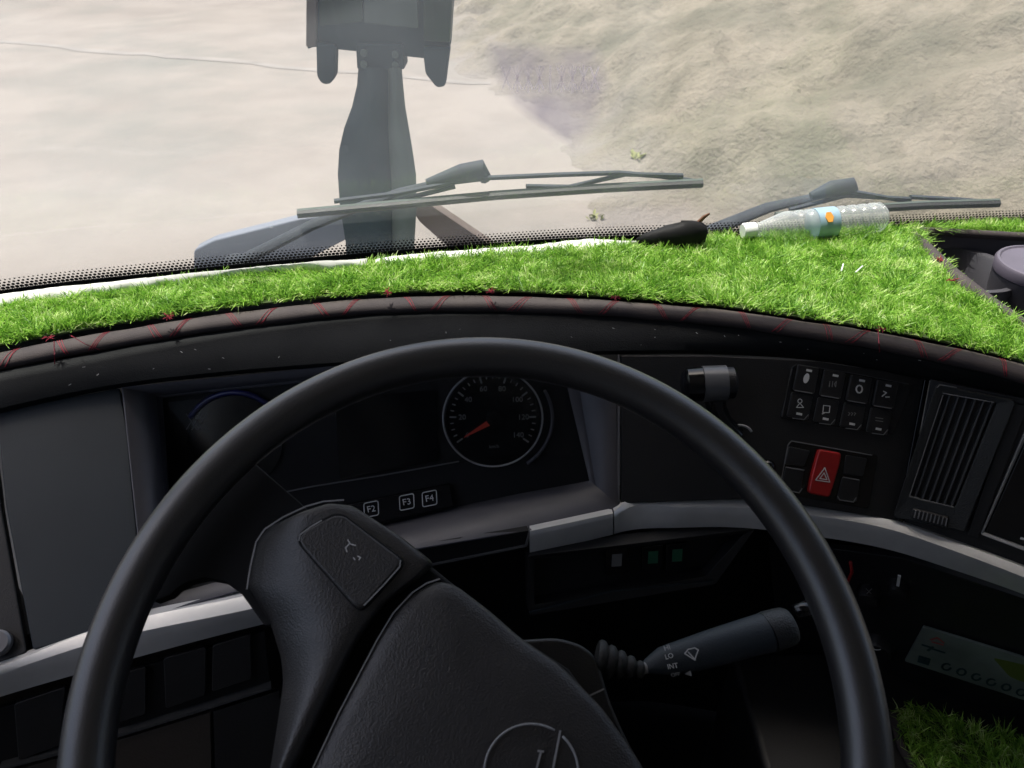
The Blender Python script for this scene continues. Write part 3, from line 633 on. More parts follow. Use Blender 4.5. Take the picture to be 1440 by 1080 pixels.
PL_LL = plane3(atz(0, 982, -.640) + [0, .008, 0], atz(345, 888, -.640) + [0, .008, 0], atz(180, 1035, -.715) + [0, .008, 0])
bt = thing('blank_switch_row', 'row of blank square caps under the silver trim left of the hub', 'switch bank', PL_LL.hit(290, 940))
slab('row_plate', PL_LL, [(-200, 1060), (0, 996), (372, 888), (380, 960), (180, 1026), (0, 1078), (-200, 1140)], .006, .0, 'black', bt)
for q in ([(20, 990), (92, 966), (84, 1048), (26, 1070)], [(160, 950), (205, 938), (205, 1005), (160, 1018)], [(230, 926), (290, 910), (289, 978), (233, 997)], [(299, 908), (352, 892), (354, 955), (298, 973)]):
    c_ = slab('blank_cap', PL_LL, q, .006, .007, 'dash2', bt, r=.003, bevel=.0015)
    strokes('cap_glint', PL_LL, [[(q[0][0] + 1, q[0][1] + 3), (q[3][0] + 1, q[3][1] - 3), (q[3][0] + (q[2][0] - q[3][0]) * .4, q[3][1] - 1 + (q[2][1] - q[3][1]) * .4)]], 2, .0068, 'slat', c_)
strokes('row_lip', PL_LL, [[(0, 1082), (75, 1062), (180, 1031), (280, 1000), (380, 968)]], 5, .010, 'slat', bt, th=.012)
slab('knee_panel', PL_LL, [(-200, 1150), (180, 1037), (296, 1002), (300, 1200), (-200, 1300)], .008, .006, mat('knee_panel_plastic', (.045, .037, .031), .55, bump=.3, var=.3), dash)
slab('knee_panel', PL_LL, [(300, 1001), (392, 972), (430, 1200), (306, 1200)], .008, .006, 'dash2', dash)

PL_LR = plane3(atz(1270, 790, -.655), atz(1440, 848, -.655), atz(1360, 930, -.79))
lp = thing('lower_console', 'dark lower console below the trim with knobs and warning label', 'console', PL_LR.hit(1340, 880))
slab('console_panel', PL_LR, [(1080, 760), (1270, 785), (1440, 842), (1700, 960), (1700, 1160), (1440, 1034), (1350, 1002), (1100, 960)], .01, -.004, 'dash2', lp)
for (x, y, r_) in ((1235, 905, 22), (1222, 832, 17), (1263, 822, 15)):
    p = PL_LR.hit(x, y, -.004); s_ = PL_LR.scale(x, y) * r_
    k_ = lathe('knob', p, PL_LR.n, [(0, s_), (.012, s_ * .92), (.016, s_ * .8), (.017, s_ * .3)], 'dash2', lp)
    if r_ == 15: strokes('pointer', PL_LR, [[(x + 1.5, y - 11), (x - .5, y + 2)]], 4, .0145, 'mark', k_, th=.002)
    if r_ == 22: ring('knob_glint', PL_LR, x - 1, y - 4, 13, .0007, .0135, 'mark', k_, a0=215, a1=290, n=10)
    if r_ == 17: strokes('knob_mark', PL_LR, [[(x - 4, y - 4), (x + 3, y + 3)], [(x - 3, y + 3), (x + 4, y - 4)]], 1, .0145, 'dimmark', k_)
V, F = tube_vf([PL_LR.hit(x, y, .012) for x, y in ((1196, 790), (1198, 805), (1190, 822), (1193, 838))], .002, 6)
tag(mesh('red_cable', V, F, 'red', smooth=True), 'short red cable peeking out from behind the right wheel rim', 'cable')
cd = slab('label_plate', PL_LR, [(1298, 882), (1440, 926), (1600, 985), (1570, 1040), (1440, 985), (1272, 930)], .004, .002, 'card', lp, r=.002)
strokes('label_emblem', PL_LR, [[(1309, 900), (1318, 897), (1327, 904)], [(1311, 903), (1326, 907)]], 3, .0024, 'cardred', cd)
strokes('label_emblem', PL_LR, [[(1297, 907), (1310, 911)], [(1312, 913), (1328, 918)], [(1305, 915), (1312, 910)]], 3.5, .0024, 'carddark', cd)
slab('label_character', PL_LR, [(1292, 922), (1309, 927), (1306, 936), (1290, 931)], .0004, .0024, 'carddark', cd, bevel=0)
for k in range(6):
    x, y = 1331 + 21 * k, 938 + 7.2 * k
    strokes('label_character', PL_LR, [[(x + 6 * math.cos(t), y + 4.5 * math.sin(t)) for t in np.linspace(0.3, 5.6 if k % 3 != 1 else 6.6, 12)]], 3, .0024, 'carddark', cd)
slab('label_patch', PL_LR, [(1396, 925), (1440, 935), (1500, 955), (1480, 975), (1420, 952)], .0003, .0023, 'cardgreen', cd, r=.004, bevel=0)

# --- cup tray at the far right of the dash top
tr = thing('cup_tray', 'grey cup holder tray sunk into the dash top right of the turf', 'cup holder', atz(1380, 380, -.46))
tp_ = [(1292, 327), (1440, 334), (1800, 350), (1800, 560), (1440, 452), (1395, 428), (1338, 388)]
A = [atz(x, y, -.4235) for x, y in tp_]; c_ = np.mean(A, 0)
B = [p * .97 + c_ * .03 + np.array([0, 0, -.07]) for p in A]; n = len(A)
V = A + B; F = [(i, (i + 1) % n, n + (i + 1) % n, n + i) for i in range(n)] + [tuple(range(n, 2 * n))]
mesh('tray_liner', V, F, 'tray', tr, solid=.003, bevel=.002)
def zring(cx, cy, z): return atz(cx, cy, z)
cc = atz(1352, 378, -.445); rc = .062
V, F = lathe_vf(cc + [0, 0, -.05], (0, 0, 1), [(0, .035), (.004, rc * .78), (.048, rc), (.052, rc + .003), (.052, rc + .010), (.046, rc + .012), (.0, rc * .8 + .008)], 40)
F = [f for f in F if len(f) < 10] + [tuple(range(40))[::-1]]
mesh('cup_well', V, F, 'tray', tr, smooth=True, ang=40)
cj = atz(1462, 392, -.44)
jar = thing('round_container', 'squat round grey-lilac lidded container in the cup tray', 'container', cj + [0, 0, -.05])
lathe('body', cj + [0, 0, -.05], (0, 0, 1), [(0, .050), (.05, .056), (.056, .056)], 'tray', jar, n=40)
lathe('lid', cj + [0, 0, .007], (0, 0, 1), [(0, .057), (.012, .058), (.015, .056), (.0155, .053), (.0135, .051), (.0135, .01)], 'lid', jar, n=40)

# ------------------------------------------------------------------ turf mat
def inpoly(P, poly):
    poly = np.asarray(poly); x, y = P[:, 0], P[:, 1]; c = np.zeros(len(P), bool); j = len(poly) - 1
    for i in range(len(poly)):
        xi, yi = poly[i]; xj, yj = poly[j]
        k = ((yi > y) != (yj > y)) & (x < (xj - xi) * (y - yi) / (yj - yi + 1e-12) + xi); c ^= k; j = i
    return c
def turf(name, poly3, z, dens, parent, lmin=.009, lmax=.019, wd=.0015, clip=None, seed=2):
    r = np.random.default_rng(seed); poly = np.array(poly3)[:, :2]; lo_, hi_ = poly.min(0), poly.max(0)
    area = np.prod(hi_ - lo_); nt_ = int(area * dens / 7); T = r.random((nt_, 2)) * (hi_ - lo_) + lo_; T = T[inpoly(T, poly)]
    if clip is not None: T = T[clip(T)]
    k = 7; n = len(T) * k; P = np.repeat(T, k, 0) + r.normal(0, .0022, (n, 2))
    lean_t = np.repeat(r.normal(0, .32, (len(T), 2)), k, 0) + np.stack([fbm(P[:, 0], P[:, 1], 22, 3, 4) - .5, fbm(P[:, 0], P[:, 1], 22, 3, 6) - .5], 1) * 2.2
    d = lean_t + r.normal(0, .45, (n, 2)); L_ = r.uniform(lmin, lmax, n) * (.72 + .6 * fbm(P[:, 0], P[:, 1], 30, 3, 7))
    up = 1 / np.sqrt(1 + (d ** 2).sum(1)); D_ = np.stack([d[:, 0] * up, d[:, 1] * up, up], 1)
    az = r.uniform(0, np.pi, n); W = np.stack([np.cos(az), np.sin(az), 0 * az], 1) * (wd / 2 * r.uniform(.7, 1.3, n))[:, None]
    B_ = np.stack([P[:, 0], P[:, 1], np.full(n, z) if np.isscalar(z) else z(P)], 1); bend = np.stack([d[:, 0], d[:, 1], -np.abs(r.normal(0, .5, n))], 1) * (L_ * .45)[:, None]
    m1 = B_ + D_ * (L_ * .55)[:, None]; tp = B_ + D_ * L_[:, None] + bend * .6
    V = np.stack([B_ - W, B_ + W, m1 - W * .85, m1 + W * .85, tp - W * .25, tp + W * .25], 1).reshape(-1, 3)
    b6 = np.arange(n)[:, None] * 6; Fq = np.concatenate([b6 + [0, 1, 3, 2], b6 + [2, 3, 5, 4]], 1).reshape(-1, 4)
    me = bpy.data.meshes.new(name); org = V.mean(0); V = V - org
    me.vertices.add(len(V)); me.vertices.foreach_set('co', V.ravel()); me.loops.add(len(Fq) * 4); me.loops.foreach_set('vertex_index', Fq.ravel().astype(np.int32))
    me.polygons.add(len(Fq)); me.polygons.foreach_set('loop_start', np.arange(0, len(Fq) * 4, 4, dtype=np.int32)); me.update(calc_edges=True); me.validate()
    me.materials.append(M['turf']); o = bpy.data.objects.new(name, me); link(o, parent, org); return o
Tf = [(-400, 590), (-200, 500), (0, 440), (100, 421), (300, 399), (480, 383), (640, 366), (800, 353), (1000, 342), (1150, 329), (1300, 322), (1440, 318), (1620, 316), (1850, 322)]
XM = np.linspace(-310, 1780, 90)
mf = curve(Tf, -.422, XM); mn = curve(T_E, -.422, XM)
tm = thing('turf_mat', 'bright green artificial turf mat covering the dashboard top', 'turf mat', atz(720, 385, -.422))
hole = [atz(x, y, -.422)[:2] for x, y in ((1284, 326), (1440, 331), (1900, 350), (1900, 640), (1600, 520), (1440, 462), (1395, 438), (1335, 396))]
# backing cut round the tray opening
msh_rows = 14; rows = [[a * (1 - t) + b * t for a, b in zip(mf, mn)] for t in np.linspace(0, 1, msh_rows)]
V, F = loft_vf(rows); VV = np.array(V); cen = np.array([VV[list(f)].mean(0)[:2] for f in F]); kk = ~inpoly(cen, hole)
mesh('backing', VV + [0, 0, .001], [f for f, q in zip(F, kk) if q], 'backing', tm, solid=.002)
poly = [p for p in mf] + [p for p in mn[::-1]]
tag(turf('turf_blades', poly, EYE[2] - .421, 430000, tm, clip=lambda P: ~inpoly(P, hole)), kind='stuff')
# padded leather edge with red threads
ed = [(a * .5 + b * .5) + np.array([0, 0, -.003]) for a, b in zip(curve(T_E, -.420, XM), curve(T_R, -.430, XM))]
edp = [p + np.array([0, 0, .0004 * math.sin(i * .8) - .001]) for i, p in enumerate(ed)]
V, F = tube_vf(edp, [.0132 + .0004 * math.sin(i * 1.7 + .5) for i in range(len(edp))], 14, squash=.62)
er = mesh('padded_edge', V, F, 'leather', tm, smooth=True)
hedge = [atz(x, y, -.419) for x, y in ((1280, 326), (1300, 350), (1330, 382), (1362, 408), (1400, 434), (1440, 458), (1500, 490))]
tube('padded_edge', hedge, [.006, .010, .011, .011, .009, .007, .006], 'leather', tm, n=12)
tube('padded_edge', [atz(x, y, -.420) for x, y in ((1282, 324), (1440, 333), (1700, 348))], .006, 'leather', tm, n=10)
def over_edge(i, t0, t1, slant, k=7):                   # a thread that wraps the edge tube
    pts = []; i0 = int(i)
    for q in np.linspace(0, 1, k):
        ii = i + slant * q; a = int(np.clip(math.floor(ii), 0, len(edp) - 2)); f_ = ii - a; c = edp[a] * (1 - f_) + edp[a + 1] * f_
        tg = unit(edp[a + 1] - edp[a]); th = t0 + (t1 - t0) * q; fw = unit(np.cross(tg, (0, 0, 1)))   # fw points to the driver
        pts.append(c + (fw * math.cos(th) * .0137 + np.array([0, 0, 1]) * math.sin(th) * .0086))
    return tube_vf(pts, .00028, 5)
ths = []
for i in np.arange(4, 86, 2.55):
    j = i + random.uniform(-.25, .25)
    sgn = 1 if int(round(i / 2.55)) % 2 else -1
    for o_ in (0, .14, .28): ths.append(over_edge(j + o_, R(115), R(-5), sgn * random.uniform(.55, .95) - .2))
V, F = join(ths); tag(mesh('red_stitching', V, F, 'thread', tm, smooth=True), kind='stuff')
tf_ = []
for px, py in ((70, 476), (237, 447), (545, 413), (690, 411), (1240, 464), (1338, 395), (1322, 366), (865, 420)):
    c = atz(px, py, -.409)
    for q in range(16):
        a = random.uniform(0, 6.28); d = np.array([math.cos(a), math.sin(a), random.uniform(-.2, .8)]) * random.uniform(.003, .007); tf_.append(tube_vf([c, c + d * .5 + [0, 0, .001], c + d], .00045, 4))
for px, py, dx, dy in ((76, 480, 1, 32), (1235, 465, 2, 30), (100, 472, 40, 20)):
    tf_.append(tube_vf([atz(px, py, -.409), atz(px + dx * .5, py + dy * .6, -.409), atz(px + dx, py + dy, -.424)], .0005, 4))
V, F = join(tf_); tag(mesh('loose_red_thread', V, F, 'thread', tm), kind='stuff')
# pale lint and dust specks on the padded brow
lint = []
for q in range(32):
    j = random.randrange(15, 100); t = random.random() ** 2; p = np.array(c1[j]) * (1 - t) + np.array(c2[j]) * t + [0, 0, .0035]; a = random.uniform(0, 3.14); l_ = random.uniform(.0004, .0018)
    d = np.array([math.cos(a), math.sin(a), 0]) * l_; lint.append(tube_vf([p - d, p + d], random.uniform(.00015, .0003), 4))
V, F = join(lint); tag(mesh('lint', V, F, 'paper', dash), kind='stuff')
# lower turf piece at bottom right
lm = thing('lower_turf_mat', 'small green turf piece on the low shelf at bottom right', 'turf mat', atz(1360, 1040, -.87))
P_ = [atz(x, y, -.875) for x, y in ((1256, 1000), (1280, 992), (1345, 1012), (1440, 1046), (1640, 1120), (1640, 1260), (1330, 1130), (1290, 1085), (1268, 1045))]
V, F = prism([p - [0, 0, .006] for p in P_], P_); mesh('backing', V, F, 'backing', lm)
tag(turf('turf_blades', P_, EYE[2] - .875, 230000, lm, seed=5), kind='stuff')
mesh('shelf', *box_vf((.30, .20, 1.0), (1.2, .62, 1.4685)), 'dash2', lp, bevel=.01)
V, F = tube_vf([p + [0, -.002, -.003] for p in P_[5:] + P_[:1]], .006, 8); mesh('padded_edge', V, F, 'leather', lm, smooth=True)
# two pale clippings lying on the turf
for (x0_, y0_, x1_, y1_, lb) in ((1203, 383, 1213, 374, 'longer white plastic clipping lying on the turf'), (1183, 381, 1186, 371, 'shorter white plastic clipping lying on the turf')):
    V, F = tube_vf([atz(x0_, y0_, -.402), atz(x1_, y1_, -.402)], .0008, 5); tag(mesh('white_clipping', V, F, 'white'), lb, 'clipping')

# ------------------------------------------------------------------ bottle and dark lump by the glass
b0 = atz(1044, 325, -.402); b1 = atz(1242, 305, -.396); ax = b1 - b0; BL = np.linalg.norm(ax)
bo = thing('water_bottle', 'clear plastic water bottle with white cap and blue label lying by the glass', 'bottle', b0)
s_ = BL / .22; rb = .0205
lathe('cap', b0, ax, [(0, .009), (.002, .0105), (.016, .0105), (.018, .010)], 'white', bo)
pr = [(.018, .009), (.026, .0095), (.045, .015), (.06, .0195)]
for k in range(9):
    h = .066 + k * .0165; pr += [(h, rb), (h + .008, rb), (h + .011, rb - .0022), (h + .0145, rb - .0022)]
pr += [(.212, rb), (.219, rb - .005), (.22, .012)]
V, F = lathe_vf(b0, ax, [(h * s_, r_) for h, r_ in pr], 32); mesh('body', V, F, 'bottle', bo, smooth=True)
lathe('label_band', b0 + unit(ax) * .108 * s_, ax, [(0, rb + .0006), (.032 * s_, rb + .0006)], 'label', bo, n=32)
pc = (b0 + unit(ax) * .122 * s_); vv = unit(EYE - pc); vv = unit(vv - unit(ax) * (vv @ unit(ax))); vv = unit(vv + np.array([0, 0, .45]))
bpl = Plane(pc + vv * (rb + .0012), vv, up=(0, 0, 1))
tri = [bpl.at((.006 * math.cos(a), .008 * math.sin(a))) for a in np.linspace(0, 6.28, 6, endpoint=False)]
V, F = prism([p - vv * .0015 for p in tri], tri); mesh('label_print', V, F, 'orange', bo)

lump_c = atz(948, 334, -.405)
lu = thing('black_pouch', 'small black rounded pouch at the glass foot with a brown twig stuck in it', 'pouch', lump_c)
V = []; F = []; nu, nv_ = 20, 10
for j in range(nv_ + 1):
    ph = math.pi * j / nv_
    for i in range(nu):
        t = 2 * math.pi * i / nu; k = 1 + .10 * math.sin(3 * t + j) + .05 * math.sin(7 * t)
        V.append(lump_c + np.array([.046 * math.sin(ph) * math.cos(t) * k + (.006 * math.cos(ph)), .014 * math.sin(ph) * math.sin(t), (.021 * math.cos(ph) if math.cos(ph) > 0 else .028 * math.cos(ph)) * (1 + .15 * math.cos(t)) + .003 * math.sin(ph) * math.cos(t)]))
for j in range(nv_):
    for i in range(nu): F.append((j * nu + i, j * nu + (i + 1) % nu, (j + 1) * nu + (i + 1) % nu, (j + 1) * nu + i))
mesh('pouch_body', V, F, 'black', lu, smooth=True)
tube('twig', [atz(982, 313, -.385), atz(990, 305, -.377), atz(998, 300, -.372)], [.003, .0026, .0012], 'twig', lu, n=7)

# purple sheet on the glass painting in a reflection, with crossed marks
def reflection_mat(name, col, alpha, lucent=False):
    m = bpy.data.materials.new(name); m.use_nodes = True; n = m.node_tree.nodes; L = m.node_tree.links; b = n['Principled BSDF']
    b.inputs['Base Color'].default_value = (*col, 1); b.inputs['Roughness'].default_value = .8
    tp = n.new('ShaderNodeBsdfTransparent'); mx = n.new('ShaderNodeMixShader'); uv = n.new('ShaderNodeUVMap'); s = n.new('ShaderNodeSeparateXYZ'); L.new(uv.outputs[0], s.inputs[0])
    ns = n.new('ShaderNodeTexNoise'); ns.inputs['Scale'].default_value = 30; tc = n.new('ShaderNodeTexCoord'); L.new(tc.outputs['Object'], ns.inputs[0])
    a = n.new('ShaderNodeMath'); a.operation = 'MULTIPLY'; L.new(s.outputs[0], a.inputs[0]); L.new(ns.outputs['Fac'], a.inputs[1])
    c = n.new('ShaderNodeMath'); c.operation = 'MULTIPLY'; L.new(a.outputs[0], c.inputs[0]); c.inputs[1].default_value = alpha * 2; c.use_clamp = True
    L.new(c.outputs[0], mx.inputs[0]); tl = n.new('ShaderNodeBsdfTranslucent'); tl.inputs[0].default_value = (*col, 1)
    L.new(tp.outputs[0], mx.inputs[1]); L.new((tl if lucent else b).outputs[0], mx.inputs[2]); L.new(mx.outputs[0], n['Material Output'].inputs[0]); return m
M['film'] = reflection_mat('faded_purple_film', (.16, .145, .19), .42, True)
M['filmmark'] = reflection_mat('film_marks', (.40, .37, .40), .5, True)
def glasspt(px, py, off=.006):                          # point on the inside of the windscreen
    d = ray(px, py); lo_, hi_ = .6, 1.5
    def side(t):
        q = EYE + d * t; h = (q[2] - (EYE[2] + zb)) / .93; xb = (q[0] - .012 * h) / (1 - .04 * h); yb = np.interp(xb, base[:, 0], base[:, 1]) - .22 * h; return q[1] - (yb - off)
    for _ in range(40):
        m_ = (lo_ + hi_) / 2
        if side(m_) > 0: hi_ = m_
        else: lo_ = m_
    return EYE + d * lo_
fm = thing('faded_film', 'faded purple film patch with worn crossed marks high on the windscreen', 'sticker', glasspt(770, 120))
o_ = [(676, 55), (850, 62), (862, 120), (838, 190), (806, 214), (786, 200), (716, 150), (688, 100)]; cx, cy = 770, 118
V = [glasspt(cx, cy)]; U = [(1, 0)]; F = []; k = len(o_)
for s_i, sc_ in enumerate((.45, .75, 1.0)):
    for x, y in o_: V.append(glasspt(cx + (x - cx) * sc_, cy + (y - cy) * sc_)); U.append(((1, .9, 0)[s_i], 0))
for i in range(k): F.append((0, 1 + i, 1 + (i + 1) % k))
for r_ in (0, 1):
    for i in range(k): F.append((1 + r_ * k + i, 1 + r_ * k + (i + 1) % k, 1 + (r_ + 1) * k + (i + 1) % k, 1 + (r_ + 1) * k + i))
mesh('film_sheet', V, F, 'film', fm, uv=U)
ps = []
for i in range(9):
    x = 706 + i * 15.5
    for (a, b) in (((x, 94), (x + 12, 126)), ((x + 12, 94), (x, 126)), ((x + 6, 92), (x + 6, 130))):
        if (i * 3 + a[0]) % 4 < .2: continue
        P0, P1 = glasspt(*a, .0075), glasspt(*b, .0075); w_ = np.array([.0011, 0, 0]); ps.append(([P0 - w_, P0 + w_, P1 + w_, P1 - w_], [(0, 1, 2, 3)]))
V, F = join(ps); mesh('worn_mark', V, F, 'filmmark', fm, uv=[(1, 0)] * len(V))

# ------------------------------------------------------------------ wipers outside the glass
def wiper(label, arm, rods, blade, spoiler, parked_off=-.03):
    G = lambda p, o=parked_off: glasspt(p[0], p[1], o)
    wp = thing('windscreen_wiper', label, 'wiper', G(arm[0]), 'windscreen wipers')
    A = [G(p, parked_off - .02) for p in arm]; tube('arm', A, [.014, .012, .008, .006][:len(arm)] + [.006] * max(0, len(arm) - 4), 'wiper', wp, n=8, squash=.55)
    lathe('pivot', A[0] + [0, .01, -.02], (0, -.2, 1), [(0, .022), (.02, .021), (.028, .012)], 'wiper', wp)
    tube('blade', [G(p, -.010) for p in blade], .0042, 'rubber', wp, n=6, squash=1.2)
    tube('blade_rail', [G((x, y - 5), -.018) for x, y in blade], .0032, M['holder2'], wp, n=6)
    for r_ in rods: tube('bridge', [G(p, -.026) for p in r_], .0042, 'wiper', wp, n=6, squash=.8)
    q = [G(p, -.034) for p in spoiler]; tube('pivot_block', q, [.006, .013, .013, .008][:len(q)], 'wiper', wp, n=8)
    return wp
wiper('near wiper resting across the middle of the windscreen, blade tip to the right', [(330, 372), (440, 316), (560, 270), (672, 243)],
      [[(470, 283), (560, 272), (640, 256), (690, 250)], [(690, 250), (780, 246), (870, 243)], [(740, 262), (800, 263), (880, 245), (960, 247)], [(870, 243), (930, 248), (985, 256)], [(560, 282), (640, 262)]],
      [(418, 302), (560, 289), (700, 276), (850, 266), (988, 259)], [(600, 258), (650, 244), (675, 238), (684, 252)])
wiper('far wiper at the right behind the bottle', [(985, 330), (1080, 292), (1150, 276), (1192, 266)],
      [[(1110, 295), (1190, 275), (1280, 280)], [(1280, 277), (1340, 280), (1400, 285)], [(1190, 268), (1280, 284)]],
      [(1090, 306), (1200, 296), (1300, 290), (1405, 287)], [(1140, 276), (1170, 266), (1195, 262), (1200, 272)])

# ------------------------------------------------------------------ mirror stand outside, ahead of the glass
YS = 1.30
def aty(px, py, y): d = ray(px, py); return EYE + d * (y / d[1])
PS = Plane((0, YS, 2.0), (0, -1, 0.0))
st = thing('mirror_stand', 'blue-grey stand with two-clawed green head, tapering stem and splayed legs outside the glass', 'mirror stand', PS.hit(535, 380))
slab('head', PS, [(434, -60), (640, -60), (632, 70), (625, 85), (440, 66), (432, 70)], .05, .0, 'holder', st, r=.008, bevel=.006)
slab('green_panel', PS, [(447, -60), (508, -60), (510, 30), (450, 36)], .006, .006, 'hgreen', st, r=.003)
slab('centre_panel', PS, [(512, -60), (586, -60), (588, 40), (512, 32)], .008, .005, 'holder2', st, r=.003)
slab('side_rail', PS, [(594, -60), (640, -60), (633, 60), (596, 58)], .02, .012, 'hgreen', st, r=.004, bevel=.003)
slab('side_rail', PS, [(431, -60), (446, -60), (444, 66), (430, 66)], .02, .010, 'brown', st, r=.003, bevel=.003)
slab('claw', PS, [(444, 60), (472, 64), (471, 108), (464, 119), (452, 119), (445, 108)], .03, .012, 'holder', st, r=.006, bevel=.005)
slab('claw', PS, [(594, 66), (633, 66), (626, 122), (614, 124), (598, 104)], .03, .012, 'holder', st, r=.006, bevel=.005)
slab('collar', PS, [(500, 62), (566, 62), (569, 98), (502, 98)], .05, .010, 'holder', st, r=.004, bevel=.004)
rows = [(95, 504, 565), (120, 502, 567), (150, 495, 570), (180, 484, 575), (210, 477, 580), (245, 475, 585), (290, 478, 586), (340, 486, 583), (400, 490, 580), (520, 495, 570)]
def body(x0f, x1f, name, m, d0, bulge):
    V = []; F = []; k = 9
    for (y, a, b) in rows:
        for j in range(k):
            t = j / (k - 1); x = a + (b - a) * (x0f + (x1f - x0f) * t); V.append(PS.hit(x, y, d0 + bulge * math.sin(math.pi * t)))
        for j in range(k):
            t = 1 - j / (k - 1); x = a + (b - a) * (x0f + (x1f - x0f) * t); V.append(PS.hit(x, y, d0 - .04))
    n = 2 * k
    for i in range(len(rows) - 1):
        for j in range(n): F.append((i * n + j, i * n + (j + 1) % n, (i + 1) * n + (j + 1) % n, (i + 1) * n + j))
    F.append(tuple(range(n))); F.append(tuple(range(len(rows) * n - n, len(rows) * n))[::-1]); return mesh(name, V, F, m, st, smooth=True, ang=40)
for bx, by in ((512, 74), (556, 76), (512, 90), (556, 91)):
    V, F = lathe_vf(PS.hit(bx, by, .010), PS.n, [(0, .006), (.004, .006), (.005, .004)], 8); mesh('bolt', V, F, 'holder2', st)
body(0, .70, 'stem', 'holder', 0, .022); body(.68, 1, 'stem_rib', 'holder2', .006, .014)
slab('leg', PS, [(272, 352), (300, 338), (420, 308), (505, 296), (520, 320), (420, 372), (285, 400), (272, 392)], .03, .0, mat('leg_blue_grey', (.13, .145, .18), .6, var=.2), st, r=.008, bevel=.004)
slab('leg', PS, [(572, 282), (605, 288), (700, 352), (760, 400), (690, 400), (590, 312)], .03, -.006, 'brown', st, r=.006, bevel=.004)

# ------------------------------------------------------------------ steering wheel
WC = EYE + np.array([-.0157, .2634, -.4186]); te, ya = 1.0546, .0951
PW = Plane(WC, (math.sin(ya) * math.cos(te), -math.cos(ya) * math.cos(te), math.sin(te)))
sw = thing('steering_wheel', 'large black leather truck steering wheel in the foreground', 'steering wheel', WC)
RW = .235
V, F = tube_vf([PW.at((RW * math.cos(t), RW * math.sin(t))) for t in np.linspace(0, 2 * math.pi, 160, endpoint=False)], .0150, 20, closed=True)
mesh('rim', V, F, 'wheel', sw, smooth=True)
# web joining the rim to the spoke pod, arched on its lower side
slab('spoke_web', PW, [(215, 846), (238, 838), (250, 827), (266, 818), (290, 813), (316, 818), (340, 836), (372, 880), (470, 870), (480, 760), (420, 705), (345, 640), (285, 690), (232, 770), (210, 820)], .012, -.024, 'black', sw, bevel=.001)
slab('hub_base', PW, [(372, 830), (400, 735), (480, 712), (600, 790), (732, 896), (800, 940), (905, 1080), (960, 1200), (350, 1250), (385, 1080), (402, 950)], .03, -.022, 'black', sw, bevel=.004)
prow = [((384, 736), (425, 716), (458, 705), (490, 707)), ((364, 758), (428, 748), (505, 735), (560, 752)), ((353, 795), (440, 796), (530, 775), (606, 789)), ((349, 826), (452, 834), (520, 815), (588, 808)),
        ((380, 874), (462, 872), (500, 857), (534, 848)), ((396, 925), (458, 915), (478, 908), (497, 900)), ((399, 960), (446, 952), (462, 950), (475, 944)), ((391, 1017), (420, 1012), (432, 1012), (443, 1011)),
        ((381, 1080), (392, 1080), (400, 1080), (409, 1080)), ((366, 1160), (370, 1160), (374, 1160), (378, 1160))]
prr = []
for a, b in zip(prow[:-1], prow[1:]):                    # densify rows
    for t in (0, .33, .66): prr.append([tuple(np.array(p) * (1 - t) + np.array(q) * t) for p, q in zip(a, b)])
prr.append([tuple(map(float, p)) for p in prow[-1]])
def col(k, i): return np.array([r_[k] for r_ in prr])
hs = (-.020, .002, .004, .003); V = []; F = []; K_ = 17
for r_ in prr:
    pts = np.array(r_); tt = np.linspace(0, 3, K_ - 4)
    X_ = np.interp(tt, range(4), pts[:, 0]); Y_ = np.interp(tt, range(4), pts[:, 1])
    H_ = [hs[0] * (1 - min(t, 1)) ** 1.8 + .003 * math.sin(min(t, 3) / 3 * math.pi) for t in tt]
    V.append(PW.hit(X_[0], Y_[0], -.040)); V.append(PW.hit(X_[0] - 1, Y_[0], H_[0] - .006))
    for x, y, h in zip(X_, Y_, H_): V.append(PW.hit(x, y, h))
    V.append(PW.hit(X_[-1] + 4, Y_[-1] + 3, H_[-1] - .006)); V.append(PW.hit(X_[-1] + 6, Y_[-1] + 4, -.026))
for i in range(len(prr) - 1):
    for j in range(K_ - 1): F.append((i * K_ + j, i * K_ + j + 1, (i + 1) * K_ + j + 1, (i + 1) * K_ + j))
# turn the far edge down
b0_ = len(V)
for j in range(K_): V.append(V[j] + (-PW.n * .02 + PW.b * .002 if j > 1 else -PW.n * .005))
for j in range(K_ - 1): F.append((j, b0_ + j, b0_ + j + 1, j + 1))
po = mesh('spoke_pod', V, F, 'hub', sw, smooth=True, ang=60)
s1 = po.modifiers.new('sub', 'SUBSURF'); s1.levels = 1; s1.render_levels = 1
bq = [(420, 757), (430, 744), (470, 724), (484, 725), (563, 785), (562, 796), (516, 848), (506, 855), (496, 850), (424, 768)]
cq = np.mean(bq, 0)
slab('button_groove', PW, [tuple(cq + (np.array(p) - cq) * 1.05) for p in bq], .006, .0062, 'black', sw, r=.004, bevel=.001)
hbn = slab('horn_button', PW, bq, .006, .0072, 'hub', sw, r=.004, bevel=.0018, seg=3)
V, F = join([ring_vf(PW, *cq, 1, .0003, .006)]);
strokes('horn_icon', PW, [[(489, 759), (492, 764), (486, 770), (488, 776)], [(493, 765), (500, 767)], [(497, 784), (499, 787)], [(503, 782), (507, 784), (505, 787)]], 1.4, .0075, 'mark', hbn)
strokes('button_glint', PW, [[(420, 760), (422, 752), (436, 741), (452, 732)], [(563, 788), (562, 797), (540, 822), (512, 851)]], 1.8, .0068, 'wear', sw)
strokes('pod_seam', PW, [[(347, 828), (352, 796), (360, 762), (372, 744), (398, 727), (430, 712), (455, 705), (483, 703)]], 2.2, -.010, 'wear', sw)  # highlight along the pod edge painted as a pale stroke
